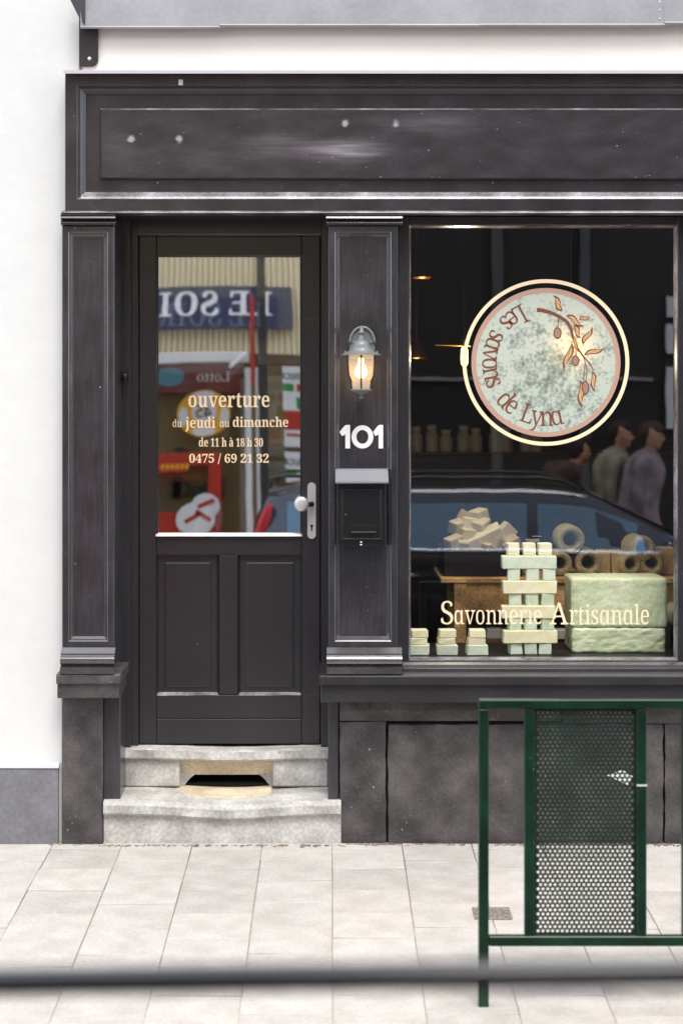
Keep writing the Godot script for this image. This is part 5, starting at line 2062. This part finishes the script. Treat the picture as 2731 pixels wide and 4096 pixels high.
func cars() -> void:
	car("parked_car", Vector3(1.5, -0.2, 6.86), 0.02, M.car_dark, "dark blue estate car whose blurred black roof rail crosses the foot of the view")
	car("parked_car", Vector3(-3.3, -0.2, 7.0), 0.0, M.car_red, "red car parked behind the dark blue estate car, outside the view")

# ---------------------------------------------------------------- people
func field_mesh(s: SurfaceTool, bones: Array, cell: float, k := 0.035) -> void:
	# bones: [from, to, radius, radius]; one smooth skin round all of them
	var lo := Vector3.ONE * 1e9
	var hi := -lo
	for b in bones:
		for p in [[b[0], b[2]], [b[1], b[3]]]:
			lo = lo.min(p[0] - Vector3.ONE * (p[1] + 3 * cell))
			hi = hi.max(p[0] + Vector3.ONE * (p[1] + 3 * cell))
	var nx := int((hi.x - lo.x) / cell) + 2
	var ny := int((hi.y - lo.y) / cell) + 2
	var nz := int((hi.z - lo.z) / cell) + 2
	var f := PackedFloat32Array()
	f.resize(nx * ny * nz)
	f.fill(1.0)
	for b in bones:
		var a: Vector3 = b[0]
		var ab: Vector3 = b[1] - a
		var l2 := maxf(ab.length_squared(), 1e-8)
		var rm := maxf(b[2], b[3]) + 3 * cell + k
		var p0 := ((a.min(b[1]) - Vector3.ONE * rm - lo) / cell).floor()
		var p1 := ((a.max(b[1]) + Vector3.ONE * rm - lo) / cell).ceil()
		for z in range(maxi(0, int(p0.z)), mini(nz - 1, int(p1.z)) + 1):
			for y in range(maxi(0, int(p0.y)), mini(ny - 1, int(p1.y)) + 1):
				for x in range(maxi(0, int(p0.x)), mini(nx - 1, int(p1.x)) + 1):
					var p := lo + Vector3(x, y, z) * cell
					var t := clampf((p - a).dot(ab) / l2, 0.0, 1.0)
					var d: float = (p - a - ab * t).length() - lerpf(b[2], b[3], t)
					var i := (z * ny + y) * nx + x
					var e := f[i]
					var h := clampf(0.5 + 0.5 * (e - d) / k, 0.0, 1.0)
					f[i] = lerpf(e, d, h) - k * h * (1.0 - h)
	var vid := {}
	var offs := [0, 1, nx, nx + 1, nx * ny, nx * ny + 1, nx * ny + nx, nx * ny + nx + 1]
	for z in nz - 1:
		for y in ny - 1:
			for x in nx - 1:
				var i := (z * ny + y) * nx + x
				var neg := 0
				for o in offs:
					if f[i + o] < 0.0:
						neg += 1
				if neg == 0 or neg == 8:
					continue
				var sum := Vector3.ZERO
				var cnt := 0
				for e in [[0, 1], [2, 3], [4, 5], [6, 7], [0, 2], [1, 3], [4, 6], [5, 7], [0, 4], [1, 5], [2, 6], [3, 7]]:
					var va := f[i + offs[e[0]]]
					var vb := f[i + offs[e[1]]]
					if (va < 0.0) != (vb < 0.0):
						var t := va / (va - vb)
						var ca := Vector3(e[0] & 1, (e[0] >> 1) & 1, e[0] >> 2)
						var cb := Vector3(e[1] & 1, (e[1] >> 1) & 1, e[1] >> 2)
						sum += ca.lerp(cb, t)
						cnt += 1
				vid[i] = lo + (Vector3(x, y, z) + sum / cnt) * cell
	for i in vid:
		for ax in 3:
			var st: int = [1, nx, nx * ny][ax]
			var u: int = [nx, nx * ny, 1][ax]
			var v: int = [nx * ny, 1, nx][ax]
			var a := f[i]
			var b := f[i + st]
			if (a < 0.0) == (b < 0.0):
				continue
			if not (vid.has(i - u) and vid.has(i - v) and vid.has(i - u - v)):
				continue
			var o := Vector3.ZERO
			o[ax] = 1.0 if a < 0.0 else -1.0
			quad(s, vid[i], vid[i - u], vid[i - u - v], vid[i - v], o)

func person(at: Vector3, turn: float, lean: float, coat: Color, trousers: Color, hair: Color, label: String) -> void:
	var p := group_node("person", null, at)
	p.rotation.y = turn
	tag(p, label, "person", "people standing across the street")
	var skin := mat(Color(0.78, 0.58, 0.47), 0.6)
	var cloth := tmat(mottle(128, coat.darkened(0.35), coat.lightened(0.12), 0.03, 120, 0.3), 1.2, 0.9, false)
	var leg := mat(trousers, 0.9)
	var hip := Vector3(0, 0.94, 0)
	var fwd := Vector3(0, 0, 1)
	var chest := hip + Vector3(0, cos(lean), sin(lean)) * 0.4
	var neck := hip + Vector3(0, cos(lean), sin(lean)) * 0.56
	var head := neck + Vector3(0, cos(lean * 0.6), sin(lean * 0.6)) * 0.14 + fwd * 0.02
	var bones := [[hip, chest, 0.14, 0.15], [chest, neck, 0.14, 0.06], [neck, head, 0.055, 0.07], [head, head + Vector3(0, 0.05, -0.01), 0.09, 0.095], [head + Vector3(0, -0.05, 0.02), head + Vector3(0, -0.075, 0.05), 0.055, 0.03], [head + Vector3(0, 0.01, 0.09), head + Vector3(0, -0.02, 0.11), 0.012, 0.016]]
	var jacket := [[hip + Vector3(0, -0.12, 0), chest, 0.185, 0.18], [chest, neck + Vector3(0, -0.03, 0), 0.17, 0.085]]
	var pants := [[hip + Vector3(0, -0.02, 0), hip + Vector3(0, 0.02, 0), 0.16, 0.15]]
	var shoes := []
	for sd in [-1.0, 1.0]:
		var sh := chest + Vector3(0.17 * sd, 0.08, 0.0)
		var el := sh + Vector3(0.045 * sd, -0.28, -0.03)
		var wr := el + Vector3(-0.01 * sd, -0.235, 0.09)
		bones.append_array([[chest + Vector3(0.08 * sd, 0.08, 0), sh, 0.07, 0.06], [sh, el, 0.05, 0.04], [el, wr, 0.038, 0.028], [wr, wr + Vector3(-0.005 * sd, -0.08, 0.02), 0.03, 0.026]])
		for fg in 4:
			var kx := (fg - 1.5) * 0.018
			var kn := wr + Vector3(0, -0.085, 0.022 + kx)
			bones.append([kn, kn + Vector3(-0.006 * sd, -0.04, 0.006), 0.009, 0.009])
			bones.append([kn + Vector3(-0.006 * sd, -0.04, 0.006), kn + Vector3(-0.018 * sd, -0.066, 0.01), 0.009, 0.008])
		bones.append([wr + Vector3(0, -0.03, 0.03), wr + Vector3(-0.01 * sd, -0.075, 0.06), 0.011, 0.009])
		jacket.append_array([[chest + Vector3(0.07 * sd, 0.07, 0), sh, 0.1, 0.085], [sh, el, 0.08, 0.065], [el, wr + (el - wr).normalized() * 0.02, 0.062, 0.05]])
		var kn2 := Vector3(0.1 * sd, 0.5, 0.03)
		var an := Vector3(0.11 * sd, 0.09, -0.02)
		bones.append_array([[hip + Vector3(0.09 * sd, -0.04, 0), kn2, 0.085, 0.055], [kn2, an, 0.052, 0.038]])
		pants.append_array([[hip + Vector3(0.085 * sd, -0.05, 0), kn2, 0.105, 0.075], [kn2, an + Vector3(0, 0.03, 0), 0.072, 0.06]])
		shoes.append([an + Vector3(0, -0.04, -0.02), an + Vector3(0.01 * sd, -0.05, 0.15), 0.048, 0.04])
	var s := begin(true)
	field_mesh(s, bones, 0.02, 0.03)
	obj("body", s, skin, p)
	s = begin(true)
	field_mesh(s, jacket, 0.025, 0.05)
	obj("coat", s, cloth, p)
	s = begin(true)
	field_mesh(s, pants, 0.025, 0.04)
	obj("trousers", s, leg, p)
	s = begin(true)
	field_mesh(s, shoes, 0.02, 0.03)
	obj("shoes", s, M.rubber, p)
	s = begin(true)
	field_mesh(s, [[head + Vector3(0, 0.06, -0.03), head + Vector3(0, 0.075, 0.01), 0.095, 0.085], [head + Vector3(0, 0.02, -0.05), head + Vector3(0, -0.06, -0.05), 0.085, 0.06]], 0.018, 0.03)
	obj("hair", s, mat(hair, 0.7), p)
	s = begin()
	for sd in [-1.0, 1.0]:
		ball(s, head + Vector3(0.033 * sd, 0.018, 0.087), Vector3(0.012, 0.009, 0.009), 8)
	obj("eyes", s, M.near_black, p)

func people() -> void:
	person(Vector3(2.72, -0.04, 8.75), 1.9, 0.22, Color(0.68, 0.6, 0.62), Color(0.2, 0.2, 0.25), Color(0.3, 0.2, 0.14), "person in a pinkish grey coat, mirrored at the far end of the shop window")
	person(Vector3(2.5, -0.04, 9.1), 1.7, 0.2, Color(0.72, 0.7, 0.58), Color(0.25, 0.22, 0.2), Color(0.2, 0.14, 0.1), "person in a beige coat beside the pinkish grey coat, mirrored in the shop window")
	person(Vector3(1.86, -0.04, 9.0), 1.2, 0.75, Color(0.33, 0.24, 0.19), Color(0.2, 0.18, 0.18), Color(0.15, 0.1, 0.08), "person in a brown coat bending forward, mirrored below the round window sign")
